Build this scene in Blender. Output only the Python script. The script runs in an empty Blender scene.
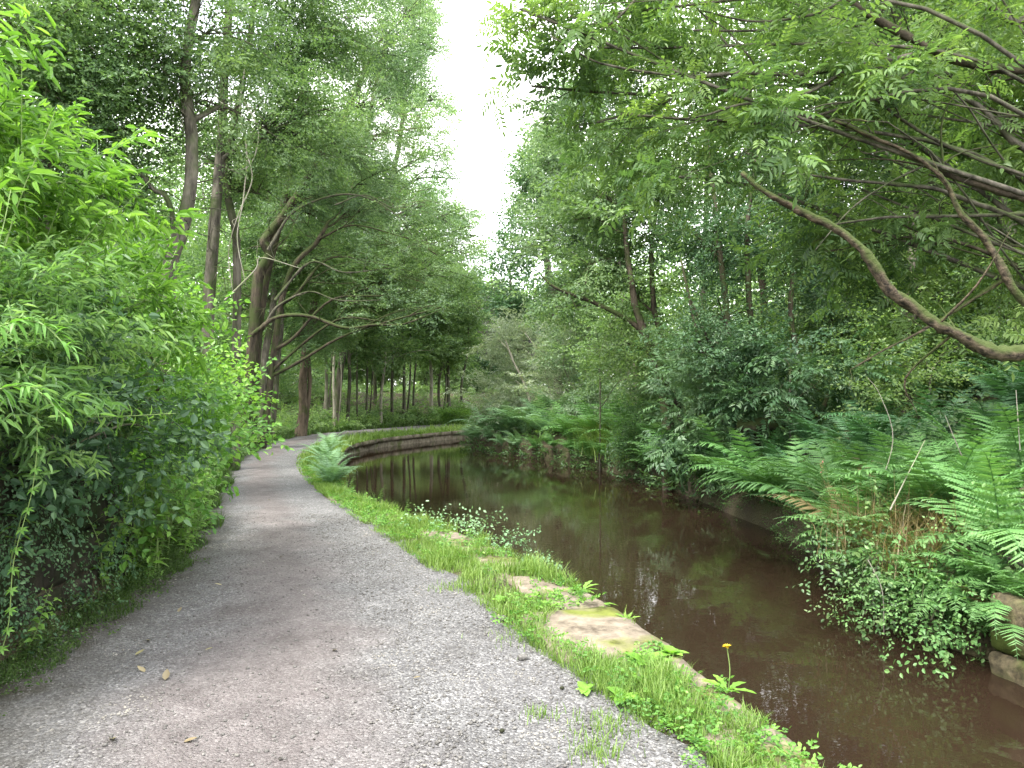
import bpy, math, random
import numpy as np
from mathutils import Vector, noise as mnoise

# ---------------------------------------------------------------- camera, sky, sun, exposure
C = bpy.context.scene
F, YH, CH = 760.0, 395.0, 1.6          # focal length in pixels, horizon row, eye height
cam = bpy.data.cameras.new('camera'); cam_o = bpy.data.objects.new('camera', cam); C.collection.objects.link(cam_o)
cam_o.location = (0, 0, CH); cam_o.rotation_euler = (math.radians(90), 0, 0)
cam.sensor_width = 36; cam.lens = 36 * F / 1024; cam.shift_y = (YH - 384) / 1024
cam.clip_start = 0.05; cam.clip_end = 3000
C.camera = cam_o
SUN_EL, SUN_AZ = math.radians(60), math.radians(-132)
W = bpy.data.worlds.new('World'); C.world = W; W.use_nodes = True
wn, wl = W.node_tree.nodes, W.node_tree.links
bg = wn['Background']; bg.inputs['Strength'].default_value = 0.13
sky = wn.new('ShaderNodeTexSky'); sky.sky_type = 'NISHITA'; sky.sun_disc = False
sky.sun_elevation = SUN_EL; sky.sun_rotation = SUN_AZ; sky.air_density = 1.0; sky.dust_density = 1.5
tc = wn.new('ShaderNodeTexCoord'); mp = wn.new('ShaderNodeMapping'); mp.inputs['Scale'].default_value = (1, 1, 1.8)
nz = wn.new('ShaderNodeTexNoise'); nz.inputs['Scale'].default_value = 2.3; nz.inputs['Detail'].default_value = 7; nz.inputs['Roughness'].default_value = 0.55
rp = wn.new('ShaderNodeValToRGB'); rp.color_ramp.elements[0].position = 0.36; rp.color_ramp.elements[1].position = 0.56
rp.color_ramp.elements[0].color = (0.6, 0.6, 0.6, 1)
mx = wn.new('ShaderNodeMix'); mx.data_type = 'RGBA'
wl.new(tc.outputs['Generated'], mp.inputs['Vector']); wl.new(mp.outputs['Vector'], nz.inputs['Vector'])
wl.new(nz.outputs['Fac'], rp.inputs['Fac']); wl.new(rp.outputs['Color'], mx.inputs['Factor'])
wl.new(sky.outputs['Color'], mx.inputs['A']); mx.inputs['B'].default_value = (6.4, 6.4, 6.3, 1)
wl.new(mx.outputs['Result'], bg.inputs['Color'])
sun = bpy.data.lights.new('sun', 'SUN'); sun.energy = 1.5; sun.angle = math.radians(20); sun.color = (1, 0.96, 0.88)
sun_o = bpy.data.objects.new('sun', sun); C.collection.objects.link(sun_o)
sd = Vector((math.sin(SUN_AZ) * math.cos(SUN_EL), math.cos(SUN_AZ) * math.cos(SUN_EL), math.sin(SUN_EL)))
sun_o.rotation_euler = sd.to_track_quat('Z', 'Y').to_euler(); sun_o.location = (0, 0, 30)
vs = C.view_settings; vs.view_transform = 'Standard'; vs.look = 'None'; vs.gamma = 1; vs.exposure = 2.8; vs.use_curve_mapping = False
cy = C.cycles; cy.max_bounces = 7; cy.diffuse_bounces = 4; cy.glossy_bounces = 3; cy.transmission_bounces = 4; cy.transparent_max_bounces = 4
cy.caustics_reflective = False; cy.caustics_refractive = False

# ---------------------------------------------------------------- helpers
rng = np.random.default_rng(11)
random.seed(5)
def P(px, py, d): return np.array([(px - 512) / F * d, d, CH - (py - YH) / F * d])
def nrm(v): return v / np.maximum(np.linalg.norm(v, axis=-1, keepdims=True), 1e-9)
def sm(t): t = np.clip(t, 0, 1); return t * t * (3 - 2 * t)

class MB:
    """collects vertices, faces and a per-point 'var' value; build() links them as one mesh object"""
    def __init__(s): s.v = []; s.q = []; s.t = []; s.a = []; s.n = 0
    def add(s, V, Q=None, T=None, a=0.5):
        V = np.asarray(V, float).reshape(-1, 3)
        if Q is not None and len(Q): s.q.append(np.asarray(Q, np.int64).reshape(-1, 4) + s.n)
        if T is not None and len(T): s.t.append(np.asarray(T, np.int64).reshape(-1, 3) + s.n)
        s.v.append(V); s.a.append(np.broadcast_to(np.asarray(a, float), (len(V),))); s.n += len(V)
    def mesh(s, name, mat, origin=(0, 0, 0), smooth=True):
        V = (np.concatenate(s.v) if s.v else np.zeros((0, 3))) - np.asarray(origin, float)
        Q = np.concatenate(s.q) if s.q else np.zeros((0, 4), np.int64)
        T = np.concatenate(s.t) if s.t else np.zeros((0, 3), np.int64)
        me = bpy.data.meshes.new(name); me.vertices.add(len(V)); me.vertices.foreach_set('co', V.astype(np.float32).ravel())
        me.loops.add(len(Q) * 4 + len(T) * 3); me.polygons.add(len(Q) + len(T))
        me.loops.foreach_set('vertex_index', np.concatenate([Q.ravel(), T.ravel()]).astype(np.int32))
        st = np.concatenate([np.arange(len(Q)) * 4, len(Q) * 4 + np.arange(len(T)) * 3]).astype(np.int32)
        me.polygons.foreach_set('loop_start', st)
        me.polygons.foreach_set('use_smooth', np.full(len(st), smooth, bool))
        at = me.attributes.new('var', 'FLOAT', 'POINT'); at.data.foreach_set('value', np.concatenate(s.a).astype(np.float32))
        me.update(calc_edges=True); me.validate()
        for m in (mat if isinstance(mat, (list, tuple)) else [mat]): me.materials.append(m)
        return me
    def build(s, name, mat, parent=None, origin=(0, 0, 0), smooth=True):
        return link(name, s.mesh(name, mat, origin, smooth), parent)

def link(name, data, parent=None):
    o = bpy.data.objects.new(name, data); C.collection.objects.link(o)
    if parent is not None: o.parent = parent
    return o
def tag(o, label=None, cat=None, group=None, kind=None):
    if label: o['label'] = label
    if cat: o['category'] = cat
    if group: o['group'] = group
    if kind: o['kind'] = kind
    return o
def thing(name, label, cat, loc=(0, 0, 0), group=None, rz=0):
    o = bpy.data.objects.new(name, None); C.collection.objects.link(o); o.empty_display_size = 0.2
    o.location = tuple(float(c) for c in loc); o.rotation_euler = (0, 0, rz)
    return tag(o, label, cat, group)
def dup(root, loc, rz=0, scale=1, label=None, group=None, rx=0, ry=0):
    r = root.copy(); C.collection.objects.link(r); r.location = tuple(float(c) for c in loc); r.rotation_euler = (rx, ry, rz); r.scale = (scale,) * 3
    if label: r['label'] = label
    if group: r['group'] = group
    for ch in list(root.children):
        c = ch.copy(); C.collection.objects.link(c); c.parent = r
        for g in ch.children:
            d = g.copy(); C.collection.objects.link(d); d.parent = c
    return r

def catmull(pts, n=8):
    p = np.asarray(pts, float)
    if len(p) < 3:
        t = np.linspace(0, 1, n + 1)[:, None]; return p[0] * (1 - t) + p[-1] * t
    q = np.vstack([2 * p[0] - p[1], p, 2 * p[-1] - p[-2]]); out = []
    t = np.linspace(0, 1, n, endpoint=False)[:, None]
    for i in range(1, len(q) - 2):
        a, b, c, d = q[i - 1:i + 3]
        out.append(0.5 * (2 * b + (c - a) * t + (2 * a - 5 * b + 4 * c - d) * t ** 2 + (3 * b - a - 3 * c + d) * t ** 3))
    out.append(p[-1:]); return np.vstack(out)

def tube(mb, pts, rad, sides=6, a=0.5, jit=0.0):
    pts = np.asarray(pts, float); n = len(pts); rad = np.broadcast_to(np.asarray(rad, float), (n,))
    tan = nrm(np.gradient(pts, axis=0)); ref = np.array([0.31, 0.87, 0.13]) if abs(tan[0][2]) > 0.5 else np.array([0.1, 0.05, 1.0])
    x = nrm(np.cross(tan, ref)); y = np.cross(tan, x)
    th = np.arange(sides) / sides * 2 * math.pi
    R = rad[:, None] * (1 + jit * rng.uniform(-1, 1, (n, sides)))
    V = pts[:, None, :] + R[..., None] * (np.cos(th)[None, :, None] * x[:, None, :] + np.sin(th)[None, :, None] * y[:, None, :])
    i = np.arange(n - 1)[:, None] * sides; j = np.arange(sides)[None, :]; k = (j + 1) % sides
    Q = np.stack([i + j, i + k, i + sides + k, i + sides + j], -1).reshape(-1, 4)
    V = V.reshape(-1, 3); T = []
    if rad[-1] > 0.004:
        V = np.vstack([V, pts[-1:] + tan[-1:] * rad[-1] * 0.6]); b = (n - 1) * sides
        T = np.stack([np.full(sides, n * sides), b + np.arange(sides), b + (np.arange(sides) + 1) % sides], -1)
    mb.add(V, Q, T, a)

def frames(d, up):
    d = nrm(d); z = nrm(up - (up * d).sum(-1, keepdims=True) * d); x = np.cross(d, z)
    return np.stack([x, d, z], -1)                                   # columns x, y(axis), z(normal)
class Tm:                                                            # a template: vertices, faces, per-point var
    def __init__(s, V, Q=None, T=None, a=None):
        s.V = np.asarray(V, float); s.Q = Q; s.T = T; s.a = np.full(len(s.V), 0.5) if a is None else np.asarray(a, float)
def stamp(mb, tm, M, pos, scale=1.0, da=0.0):
    N = len(pos); sc = np.broadcast_to(np.asarray(scale, float), (N,)); da = np.broadcast_to(np.asarray(da, float), (N,))
    V = np.einsum('nij,kj->nki', M, tm.V) * sc[:, None, None] + np.asarray(pos)[:, None, :]
    k = len(tm.V); off = (np.arange(N) * k)[:, None, None]
    Q = None if tm.Q is None or not len(tm.Q) else (np.asarray(tm.Q)[None] + off).reshape(-1, 4)
    T = None if tm.T is None or not len(tm.T) else (np.asarray(tm.T)[None] + off).reshape(-1, 3)
    mb.add(V.reshape(-1, 3), Q, T, np.clip(tm.a[None] + da[:, None], 0, 1).ravel())
def template(mb):
    return Tm(np.concatenate(mb.v), np.concatenate(mb.q) if mb.q else None, np.concatenate(mb.t) if mb.t else None, np.concatenate(mb.a))

# leaf blades along +Y, normal +Z, unit length
def leaf4(w=0.55, fold=0.06, droop=0.12):
    return Tm([(0, 0, 0), (w / 2, .42, fold), (0, 1, -droop), (-w / 2, .42, fold)], None, [(0, 1, 2), (0, 2, 3)])
def leaf6(w=0.4, fold=0.04, droop=0.15):
    return Tm([(0, 0, 0), (w * .46, .3, fold), (w * .4, .65, fold - droop * .4), (0, 1, -droop), (-w * .4, .65, fold - droop * .4), (-w * .46, .3, fold)],
              [(0, 1, 2, 3), (0, 3, 4, 5)])
def leafN(w=0.3, fold=0.25, droop=0.3, n=6, serr=0.0, peak=0.4, stalk=0.0):
    V = []; Q = []
    for i in range(n + 1):
        s = i / n; half = w / 2 * (math.sin(math.pi * s ** (math.log(.5) / math.log(peak))) ** 0.8 if 0 < s < 1 else 0.02)
        half *= 1 + serr * (1 if i % 2 else -1); y = stalk + s * (1 - stalk); z = 0.12 * s - (droop + .12) * s * s
        V += [(-half, y, z + half * fold), (0, y, z), (half, y, z + half * fold)]
        if i: b = 3 * i; Q += [(b - 3, b - 2, b + 1, b), (b - 2, b - 1, b + 2, b + 1)]
    return Tm(V, Q)

def rand_dirs(n): return nrm(rng.normal(size=(n, 3)))
def spray(leaf, llen, n_side=5, L=0.5, per=5, spread=0.9, tip=True, upj=0.5, twig=False):
    """a leafy twig along +Y, leaves facing up (+Z)"""
    mb = MB(); pos = []; dr = []
    def run(p0, d, length, m):
        for i in range(m):
            s = (i + 1) / m; p = p0 + d * length * s + rng.normal(size=3) * .012
            side = np.cross(d, [0, 0, 1.0]) * (1 if i % 2 else -1)
            pos.append(p); dr.append(nrm(d * .6 + side * rng.uniform(.4, 1.1) + rng.normal(size=3) * .28 + np.array([0, 0, -.12])))
        if twig: tube(mb, [p0, p0 + d * length], [.003, .0015], 3, 0.0)
    run(np.zeros(3), np.array([0, 1.0, 0]), L, per + 2)
    for k in range(n_side):
        s = .2 + .7 * k / max(1, n_side - 1); sg = 1 if k % 2 else -1
        d = nrm(np.array([sg * spread, rng.uniform(.5, 1.1), rng.uniform(-.35, .35)]))
        run(np.array([0, L * s, 0]), d, L * rng.uniform(.4, .65) * (1.1 - s * .5), per)
    pos = np.array(pos); dr = np.array(dr)
    M = frames(dr, np.array([0, 0, 1.0]) + rng.normal(size=dr.shape) * upj)
    stamp(mb, leaf, M, pos, llen * rng.uniform(.7, 1.2, len(pos)), rng.uniform(-.35, .35, len(pos)))
    t = template(mb); t.nl = len(pos); t.la = llen ** 2; return t
def pinnate(leaf, llen, pairs=5, L=0.28, arch=.25):
    mb = MB(); pos = []; dr = []
    for i in range(pairs):
        s = .25 + .7 * i / pairs
        for sg in (-1, 1):
            pos.append((0, L * s, -arch * L * s * s)); dr.append((sg, .55, -.25 + rng.normal() * .1))
    pos.append((0, L * .97, -arch * L)); dr.append((0, 1, -.4))
    M = frames(np.array(dr, float), np.array([0, 0, 1.0]) + rng.normal(size=(len(pos), 3)) * .15)
    stamp(mb, leaf, M, np.array(pos), llen * rng.uniform(.85, 1.1, len(pos)), rng.uniform(-.12, .12, len(pos)))
    return template(mb), len(pos)
def spray_pinnate(leaf, llen, n=7, L=.5):
    mb = MB(); tot = 0
    for i in range(n):
        lf, k = pinnate(leaf, llen, random.choice((4, 5, 5)), rng.uniform(.22, .32)); tot += k
        s = (i + 1) / n; az = i * 2.4 + rng.normal() * .3
        d = nrm(np.array([[math.cos(az), .7, math.sin(az) * .5]]))
        stamp(mb, lf, frames(d, np.array([0, 0, 1.0]) + rng.normal(size=(1, 3)) * .25), np.array([[0, L * s, 0]]), 1, rng.uniform(-.25, .25))
    t = template(mb); t.nl = tot; t.la = llen ** 2; return t

# ---------------------------------------------------------------- materials
def nt(name):
    m = bpy.data.materials.new(name); m.use_nodes = True; t = m.node_tree
    return m, t, t.nodes, t.links, t.nodes['Principled BSDF']
def ramp(N, stops):
    r = N.new('ShaderNodeValToRGB'); e = r.color_ramp.elements
    while len(e) < len(stops): e.new(0.5)
    for k, (p, c) in enumerate(stops): e[k].position = p; e[k].color = (*c, 1)
    return r
def leaf_mat(name, stops, trans=0.48, rough=0.45, spec=0.35, tcol=(1.12, 1.2, .6)):
    m, t, N, Lk, b = nt(name)
    a = N.new('ShaderNodeAttribute'); a.attribute_name = 'var'
    oi = N.new('ShaderNodeObjectInfo')
    g = N.new('ShaderNodeNewGeometry'); nz = N.new('ShaderNodeTexNoise'); nz.inputs['Scale'].default_value = .55; nz.inputs['Detail'].default_value = 2
    Lk.new(g.outputs['Position'], nz.inputs['Vector'])
    ad = N.new('ShaderNodeMath'); ad.operation = 'MULTIPLY_ADD'; Lk.new(nz.outputs['Fac'], ad.inputs[0]); ad.inputs[1].default_value = .5; ad.inputs[2].default_value = -.25
    a2 = N.new('ShaderNodeMath'); Lk.new(a.outputs['Fac'], a2.inputs[0]); Lk.new(ad.outputs[0], a2.inputs[1])
    r = ramp(N, stops); Lk.new(a2.outputs[0], r.inputs['Fac'])
    hs = N.new('ShaderNodeHueSaturation'); Lk.new(r.outputs['Color'], hs.inputs['Color'])
    mr = N.new('ShaderNodeMapRange'); mr.inputs['To Min'].default_value = .85; mr.inputs['To Max'].default_value = 1.18; Lk.new(oi.outputs['Random'], mr.inputs['Value'])
    Lk.new(mr.outputs['Result'], hs.inputs['Value'])
    Lk.new(hs.outputs['Color'], b.inputs['Base Color']); b.inputs['Roughness'].default_value = rough; b.inputs['Specular IOR Level'].default_value = spec
    tr = N.new('ShaderNodeBsdfTranslucent'); mu = N.new('ShaderNodeMix'); mu.data_type = 'RGBA'; mu.blend_type = 'MULTIPLY'; mu.inputs['Factor'].default_value = 1
    Lk.new(hs.outputs['Color'], mu.inputs['A']); mu.inputs['B'].default_value = (*tcol, 1); Lk.new(mu.outputs['Result'], tr.inputs['Color'])
    ms = N.new('ShaderNodeMixShader'); ms.inputs['Fac'].default_value = trans
    Lk.new(b.outputs[0], ms.inputs[1]); Lk.new(tr.outputs[0], ms.inputs[2]); Lk.new(ms.outputs[0], N['Material Output'].inputs['Surface'])
    return m
def bark_mat(name, c1, c2, moss=(.05, .07, .015), amount=.5, scale=9, nw=.22):
    m, t, N, Lk, b = nt(name)
    tc = N.new('ShaderNodeTexCoord'); mp = N.new('ShaderNodeMapping'); mp.inputs['Scale'].default_value = (1, 1, .22); Lk.new(tc.outputs['Object'], mp.inputs['Vector'])
    n1 = N.new('ShaderNodeTexNoise'); n1.inputs['Scale'].default_value = scale; n1.inputs['Detail'].default_value = 8; n1.inputs['Roughness'].default_value = .65; Lk.new(mp.outputs[0], n1.inputs['Vector'])
    r = ramp(N, [(.36, c1), (.64, c2)]); Lk.new(n1.outputs['Fac'], r.inputs['Fac'])
    n2 = N.new('ShaderNodeTexNoise'); n2.inputs['Scale'].default_value = 2.2; n2.inputs['Detail'].default_value = 5; Lk.new(tc.outputs['Object'], n2.inputs['Vector'])
    g = N.new('ShaderNodeNewGeometry'); sx = N.new('ShaderNodeSeparateXYZ'); Lk.new(g.outputs['Normal'], sx.inputs[0])
    ma = N.new('ShaderNodeMath'); ma.operation = 'MULTIPLY_ADD'; Lk.new(sx.outputs['Z'], ma.inputs[0]); ma.inputs[1].default_value = nw; Lk.new(n2.outputs['Fac'], ma.inputs[2])
    r2 = ramp(N, [(.62 - amount * .25, (0, 0, 0)), (.72 - amount * .15, (1, 1, 1))]); Lk.new(ma.outputs[0], r2.inputs['Fac'])
    mx = N.new('ShaderNodeMix'); mx.data_type = 'RGBA'; Lk.new(r2.outputs['Color'], mx.inputs['Factor']); Lk.new(r.outputs['Color'], mx.inputs['A']); mx.inputs['B'].default_value = (*moss, 1)
    Lk.new(mx.outputs['Result'], b.inputs['Base Color']); b.inputs['Roughness'].default_value = .9; b.inputs['Specular IOR Level'].default_value = .2
    bp = N.new('ShaderNodeBump'); bp.inputs['Strength'].default_value = .9; bp.inputs['Distance'].default_value = .03; Lk.new(n1.outputs['Fac'], bp.inputs['Height']); Lk.new(bp.outputs[0], b.inputs['Normal'])
    return m
def rock_mat(name, c1, c2, moss, amount, scale=5, mossz=.3):
    m = bark_mat(name, c1, c2, moss, amount, scale, .04)
    for n in m.node_tree.nodes:
        if n.type == 'MAPPING': n.inputs['Scale'].default_value = (1, 1, 1)
        if n.type == 'BUMP': n.inputs['Distance'].default_value = .012
    N, Lk = m.node_tree.nodes, m.node_tree.links; b = N['Principled BSDF']; src = b.inputs['Base Color'].links[0].from_socket
    tc = N.new('ShaderNodeTexCoord'); oi = N.new('ShaderNodeObjectInfo'); n3 = N.new('ShaderNodeTexNoise'); n3.noise_dimensions = '4D'; n3.inputs['Scale'].default_value = scale * .8; n3.inputs['Detail'].default_value = 9; n3.inputs['Roughness'].default_value = .72
    mu = N.new('ShaderNodeMath'); mu.operation = 'MULTIPLY'; mu.inputs[1].default_value = 37; Lk.new(oi.outputs['Random'], mu.inputs[0]); Lk.new(mu.outputs[0], n3.inputs['W']); Lk.new(tc.outputs['Object'], n3.inputs['Vector'])
    r3 = ramp(N, [(.34, (.30, .28, .25)), (.47, (.78, .76, .72)), (.6, (1.0, .98, .95)), (.72, (1.15, 1.12, 1.08))]); Lk.new(n3.outputs['Fac'], r3.inputs['Fac'])
    mx = N.new('ShaderNodeMix'); mx.data_type = 'RGBA'; mx.blend_type = 'MULTIPLY'; mx.inputs['Factor'].default_value = 1; Lk.new(src, mx.inputs['A']); Lk.new(r3.outputs['Color'], mx.inputs['B']); Lk.new(mx.outputs['Result'], b.inputs['Base Color'])
    return m

GL = lambda *c: list(zip((0.05, .5, .95), c))
M = {}
M['ash_leaf'] = leaf_mat('ash leaf', GL((.06, .115, .045), (.11, .185, .06), (.19, .28, .08)))
M['oak_leaf'] = leaf_mat('broad leaf', GL((.075, .14, .06), (.13, .215, .09), (.22, .32, .14)))
M['alder_leaf'] = leaf_mat('alder leaf', GL((.09, .16, .085), (.155, .25, .13), (.26, .36, .21)), spec=.5)
M['pale_leaf'] = leaf_mat('grey willow leaf', GL((.20, .26, .18), (.31, .37, .28), (.44, .49, .41)), spec=.5)
M['dark_leaf'] = leaf_mat('dark leaf', GL((.04, .09, .045), (.07, .145, .068), (.12, .21, .095)), trans=.35)
M['far_leaf'] = leaf_mat('far leaf', GL((.08, .15, .06), (.14, .225, .085), (.22, .32, .13)))
M['copper_leaf'] = leaf_mat('dusky leaf', GL((.06, .065, .06), (.09, .09, .085), (.13, .13, .12)), trans=.3)
M['herb_leaf'] = leaf_mat('bright herb leaf', GL((.065, .15, .025), (.135, .265, .045), (.24, .39, .085)), trans=.48)
M['nettle_leaf'] = leaf_mat('nettle leaf', GL((.06, .155, .03), (.11, .25, .045), (.20, .36, .075)), trans=.45)
M['silver_herb'] = leaf_mat('grey herb leaf', GL((.07, .145, .045), (.14, .25, .08), (.25, .36, .15)))
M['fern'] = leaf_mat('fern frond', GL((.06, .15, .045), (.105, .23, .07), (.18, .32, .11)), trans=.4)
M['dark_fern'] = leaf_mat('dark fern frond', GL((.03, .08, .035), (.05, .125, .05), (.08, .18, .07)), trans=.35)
M['pale_fern'] = leaf_mat('blue green fern frond', GL((.12, .23, .12), (.19, .33, .17), (.29, .43, .26)), trans=.35)
M['bramble'] = leaf_mat('bramble leaf', GL((.05, .11, .04), (.085, .165, .055), (.15, .24, .08)), trans=.33, spec=.5)
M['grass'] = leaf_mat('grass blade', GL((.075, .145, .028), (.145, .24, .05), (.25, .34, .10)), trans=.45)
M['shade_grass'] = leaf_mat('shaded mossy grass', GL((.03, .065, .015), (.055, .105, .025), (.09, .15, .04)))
M['dry_grass'] = leaf_mat('dry grass blade', GL((.10, .085, .035), (.17, .135, .06), (.26, .21, .10)), trans=.35)
M['dandelion'] = leaf_mat('dandelion leaf', GL((.10, .24, .03), (.17, .35, .05), (.26, .45, .08)), trans=.45)
M['stem'] = leaf_mat('green stem', GL((.12, .19, .06), (.17, .25, .08), (.22, .30, .10)), trans=.1)
M['dry_leaf'] = leaf_mat('fallen leaf', GL((.11, .085, .05), (.20, .165, .10), (.26, .24, .12)), trans=.2)
M['yellow'] = leaf_mat('yellow petal', GL((.5, .36, .02), (.65, .48, .03), (.7, .5, .05)), trans=.3)
M['white'] = leaf_mat('cream petal', GL((.5, .52, .4), (.62, .64, .5), (.75, .75, .65)), trans=.3)
M['pink'] = leaf_mat('dull pink petal', GL((.4, .12, .12), (.5, .2, .18), (.5, .25, .2)), trans=.3)
M['bark'] = bark_mat('dark bark', (.03, .027, .022), (.155, .138, .112), (.05, .065, .025), .62)
M['bark_moss'] = bark_mat('mossy bark', (.017, .014, .011), (.095, .076, .055), (.042, .056, .018), .72)
M['bark_limb'] = bark_mat('rough mossy limb bark', (.012, .010, .008), (.15, .115, .08), (.05, .068, .02), .62, 22)
for n_ in M['bark_limb'].node_tree.nodes:
    if n_.type == 'MAPPING': n_.inputs['Scale'].default_value = (.5, 1, 1)
M['bark_red'] = bark_mat('reddish bark', (.055, .043, .034), (.185, .14, .105), amount=.3)
M['bark_pale'] = bark_mat('pale bark', (.16, .145, .115), (.38, .35, .29), (.12, .14, .06), .3)
M['dead_wood'] = bark_mat('bleached dead twig', (.20, .18, .15), (.36, .34, .29), (.2, .22, .13), .4)

def ground_mat():
    m, t, N, Lk, b = nt('woodland soil')
    tc = N.new('ShaderNodeTexCoord')
    n1 = N.new('ShaderNodeTexNoise'); n1.inputs['Scale'].default_value = 1.3; n1.inputs['Detail'].default_value = 8; Lk.new(tc.outputs['Object'], n1.inputs['Vector'])
    n2 = N.new('ShaderNodeTexNoise'); n2.inputs['Scale'].default_value = 38; n2.inputs['Detail'].default_value = 6; Lk.new(tc.outputs['Object'], n2.inputs['Vector'])
    r1 = ramp(N, [(.35, (.045, .034, .022)), (.55, (.06, .055, .026)), (.7, (.045, .08, .02))]); Lk.new(n1.outputs['Fac'], r1.inputs['Fac'])
    r2 = ramp(N, [(.3, (.55, .55, .55)), (.7, (1.35, 1.3, 1.2))]); Lk.new(n2.outputs['Fac'], r2.inputs['Fac'])
    mx = N.new('ShaderNodeMix'); mx.data_type = 'RGBA'; mx.blend_type = 'MULTIPLY'; mx.inputs['Factor'].default_value = 1
    Lk.new(r1.outputs['Color'], mx.inputs['A']); Lk.new(r2.outputs['Color'], mx.inputs['B']); Lk.new(mx.outputs['Result'], b.inputs['Base Color']); b.inputs['Roughness'].default_value = 1
    bp = N.new('ShaderNodeBump'); bp.inputs['Distance'].default_value = .04; Lk.new(n2.outputs['Fac'], bp.inputs['Height']); Lk.new(bp.outputs[0], b.inputs['Normal'])
    return m
M['soil'] = ground_mat()
def path_mat():
    m, t, N, Lk, b = nt('crushed stone path')
    tc = N.new('ShaderNodeTexCoord'); at = N.new('ShaderNodeAttribute'); at.attribute_name = 'var'
    def noise(s, d=5):
        n = N.new('ShaderNodeTexNoise'); n.inputs['Scale'].default_value = s; n.inputs['Detail'].default_value = d; n.inputs['Roughness'].default_value = .62; Lk.new(tc.outputs['Object'], n.inputs['Vector']); return n
    big, mid = noise(.9), noise(5)
    v = N.new('ShaderNodeTexVoronoi'); v.inputs['Scale'].default_value = 85; Lk.new(tc.outputs['Object'], v.inputs['Vector'])
    v2 = N.new('ShaderNodeTexVoronoi'); v2.inputs['Scale'].default_value = 190; Lk.new(tc.outputs['Object'], v2.inputs['Vector'])
    # worn band: earth trodden in along the middle (position across the path + wander)
    ma = N.new('ShaderNodeMath'); ma.operation = 'MULTIPLY_ADD'; Lk.new(big.outputs['Fac'], ma.inputs[0]); ma.inputs[1].default_value = .5; Lk.new(at.outputs['Fac'], ma.inputs[2])
    band = ramp(N, [(.50, (0, 0, 0)), (.66, (1, 1, 1)), (.78, (1, 1, 1)), (.96, (0, 0, 0))]); Lk.new(ma.outputs[0], band.inputs['Fac'])
    sp = N.new('ShaderNodeSeparateColor'); Lk.new(v.outputs['Color'], sp.inputs[0])
    grav = ramp(N, [(.0, (.07, .068, .07)), (.5, (.118, .116, .118)), (.85, (.165, .163, .164)), (1, (.26, .255, .25))]); Lk.new(sp.outputs[0], grav.inputs['Fac'])
    earth = ramp(N, [(.3, (.095, .077, .075)), (.7, (.14, .119, .116))]); Lk.new(mid.outputs['Fac'], earth.inputs['Fac'])
    f = N.new('ShaderNodeMath'); f.operation = 'MULTIPLY'; Lk.new(band.outputs['Color'], f.inputs[0]); f.inputs[1].default_value = .6
    mx = N.new('ShaderNodeMix'); mx.data_type = 'RGBA'; Lk.new(f.outputs[0], mx.inputs['Factor']); Lk.new(grav.outputs['Color'], mx.inputs['A']); Lk.new(earth.outputs['Color'], mx.inputs['B'])
    lo = noise(1.7, 9); mlo = N.new('ShaderNodeMath'); mlo.operation = 'MULTIPLY_ADD'; Lk.new(lo.outputs['Fac'], mlo.inputs[0]); mlo.inputs[1].default_value = .7; hm = N.new('ShaderNodeMath'); hm.operation = 'MULTIPLY'; Lk.new(mid.outputs['Fac'], hm.inputs[0]); hm.inputs[1].default_value = .3; Lk.new(hm.outputs[0], mlo.inputs[2])
    pr = ramp(N, [(.36, (.80, .79, .78)), (.47, (.97, .97, .97)), (.56, (1.06, 1.06, 1.06)), (.66, (1.3, 1.3, 1.3))]); Lk.new(mlo.outputs[0], pr.inputs['Fac'])
    m2 = N.new('ShaderNodeMix'); m2.data_type = 'RGBA'; m2.blend_type = 'MULTIPLY'; m2.inputs['Factor'].default_value = 1; Lk.new(mx.outputs['Result'], m2.inputs['A']); Lk.new(pr.outputs['Color'], m2.inputs['B'])
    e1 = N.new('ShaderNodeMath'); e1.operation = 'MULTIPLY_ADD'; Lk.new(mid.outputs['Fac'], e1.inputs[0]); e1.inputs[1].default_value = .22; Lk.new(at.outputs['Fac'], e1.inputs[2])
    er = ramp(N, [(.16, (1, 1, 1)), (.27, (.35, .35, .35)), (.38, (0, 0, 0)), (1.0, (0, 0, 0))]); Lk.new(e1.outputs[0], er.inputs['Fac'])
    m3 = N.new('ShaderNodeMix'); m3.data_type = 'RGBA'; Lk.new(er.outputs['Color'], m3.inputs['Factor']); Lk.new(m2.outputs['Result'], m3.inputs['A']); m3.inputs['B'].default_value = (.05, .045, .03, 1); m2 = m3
    Lk.new(m2.outputs['Result'], b.inputs['Base Color']); b.inputs['Roughness'].default_value = .95; b.inputs['Specular IOR Level'].default_value = .2
    bp = N.new('ShaderNodeBump'); bp.inputs['Distance'].default_value = .014; bp.inputs['Strength'].default_value = .9; bp.invert = True
    Lk.new(v.outputs['Distance'], bp.inputs['Height'])
    bp2 = N.new('ShaderNodeBump'); bp2.inputs['Distance'].default_value = .05; bp2.inputs['Strength'].default_value = .35; Lk.new(mid.outputs['Fac'], bp2.inputs['Height']); Lk.new(bp.outputs[0], bp2.inputs['Normal'])
    Lk.new(bp2.outputs[0], b.inputs['Normal']); return m
M['path'] = path_mat()
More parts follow.
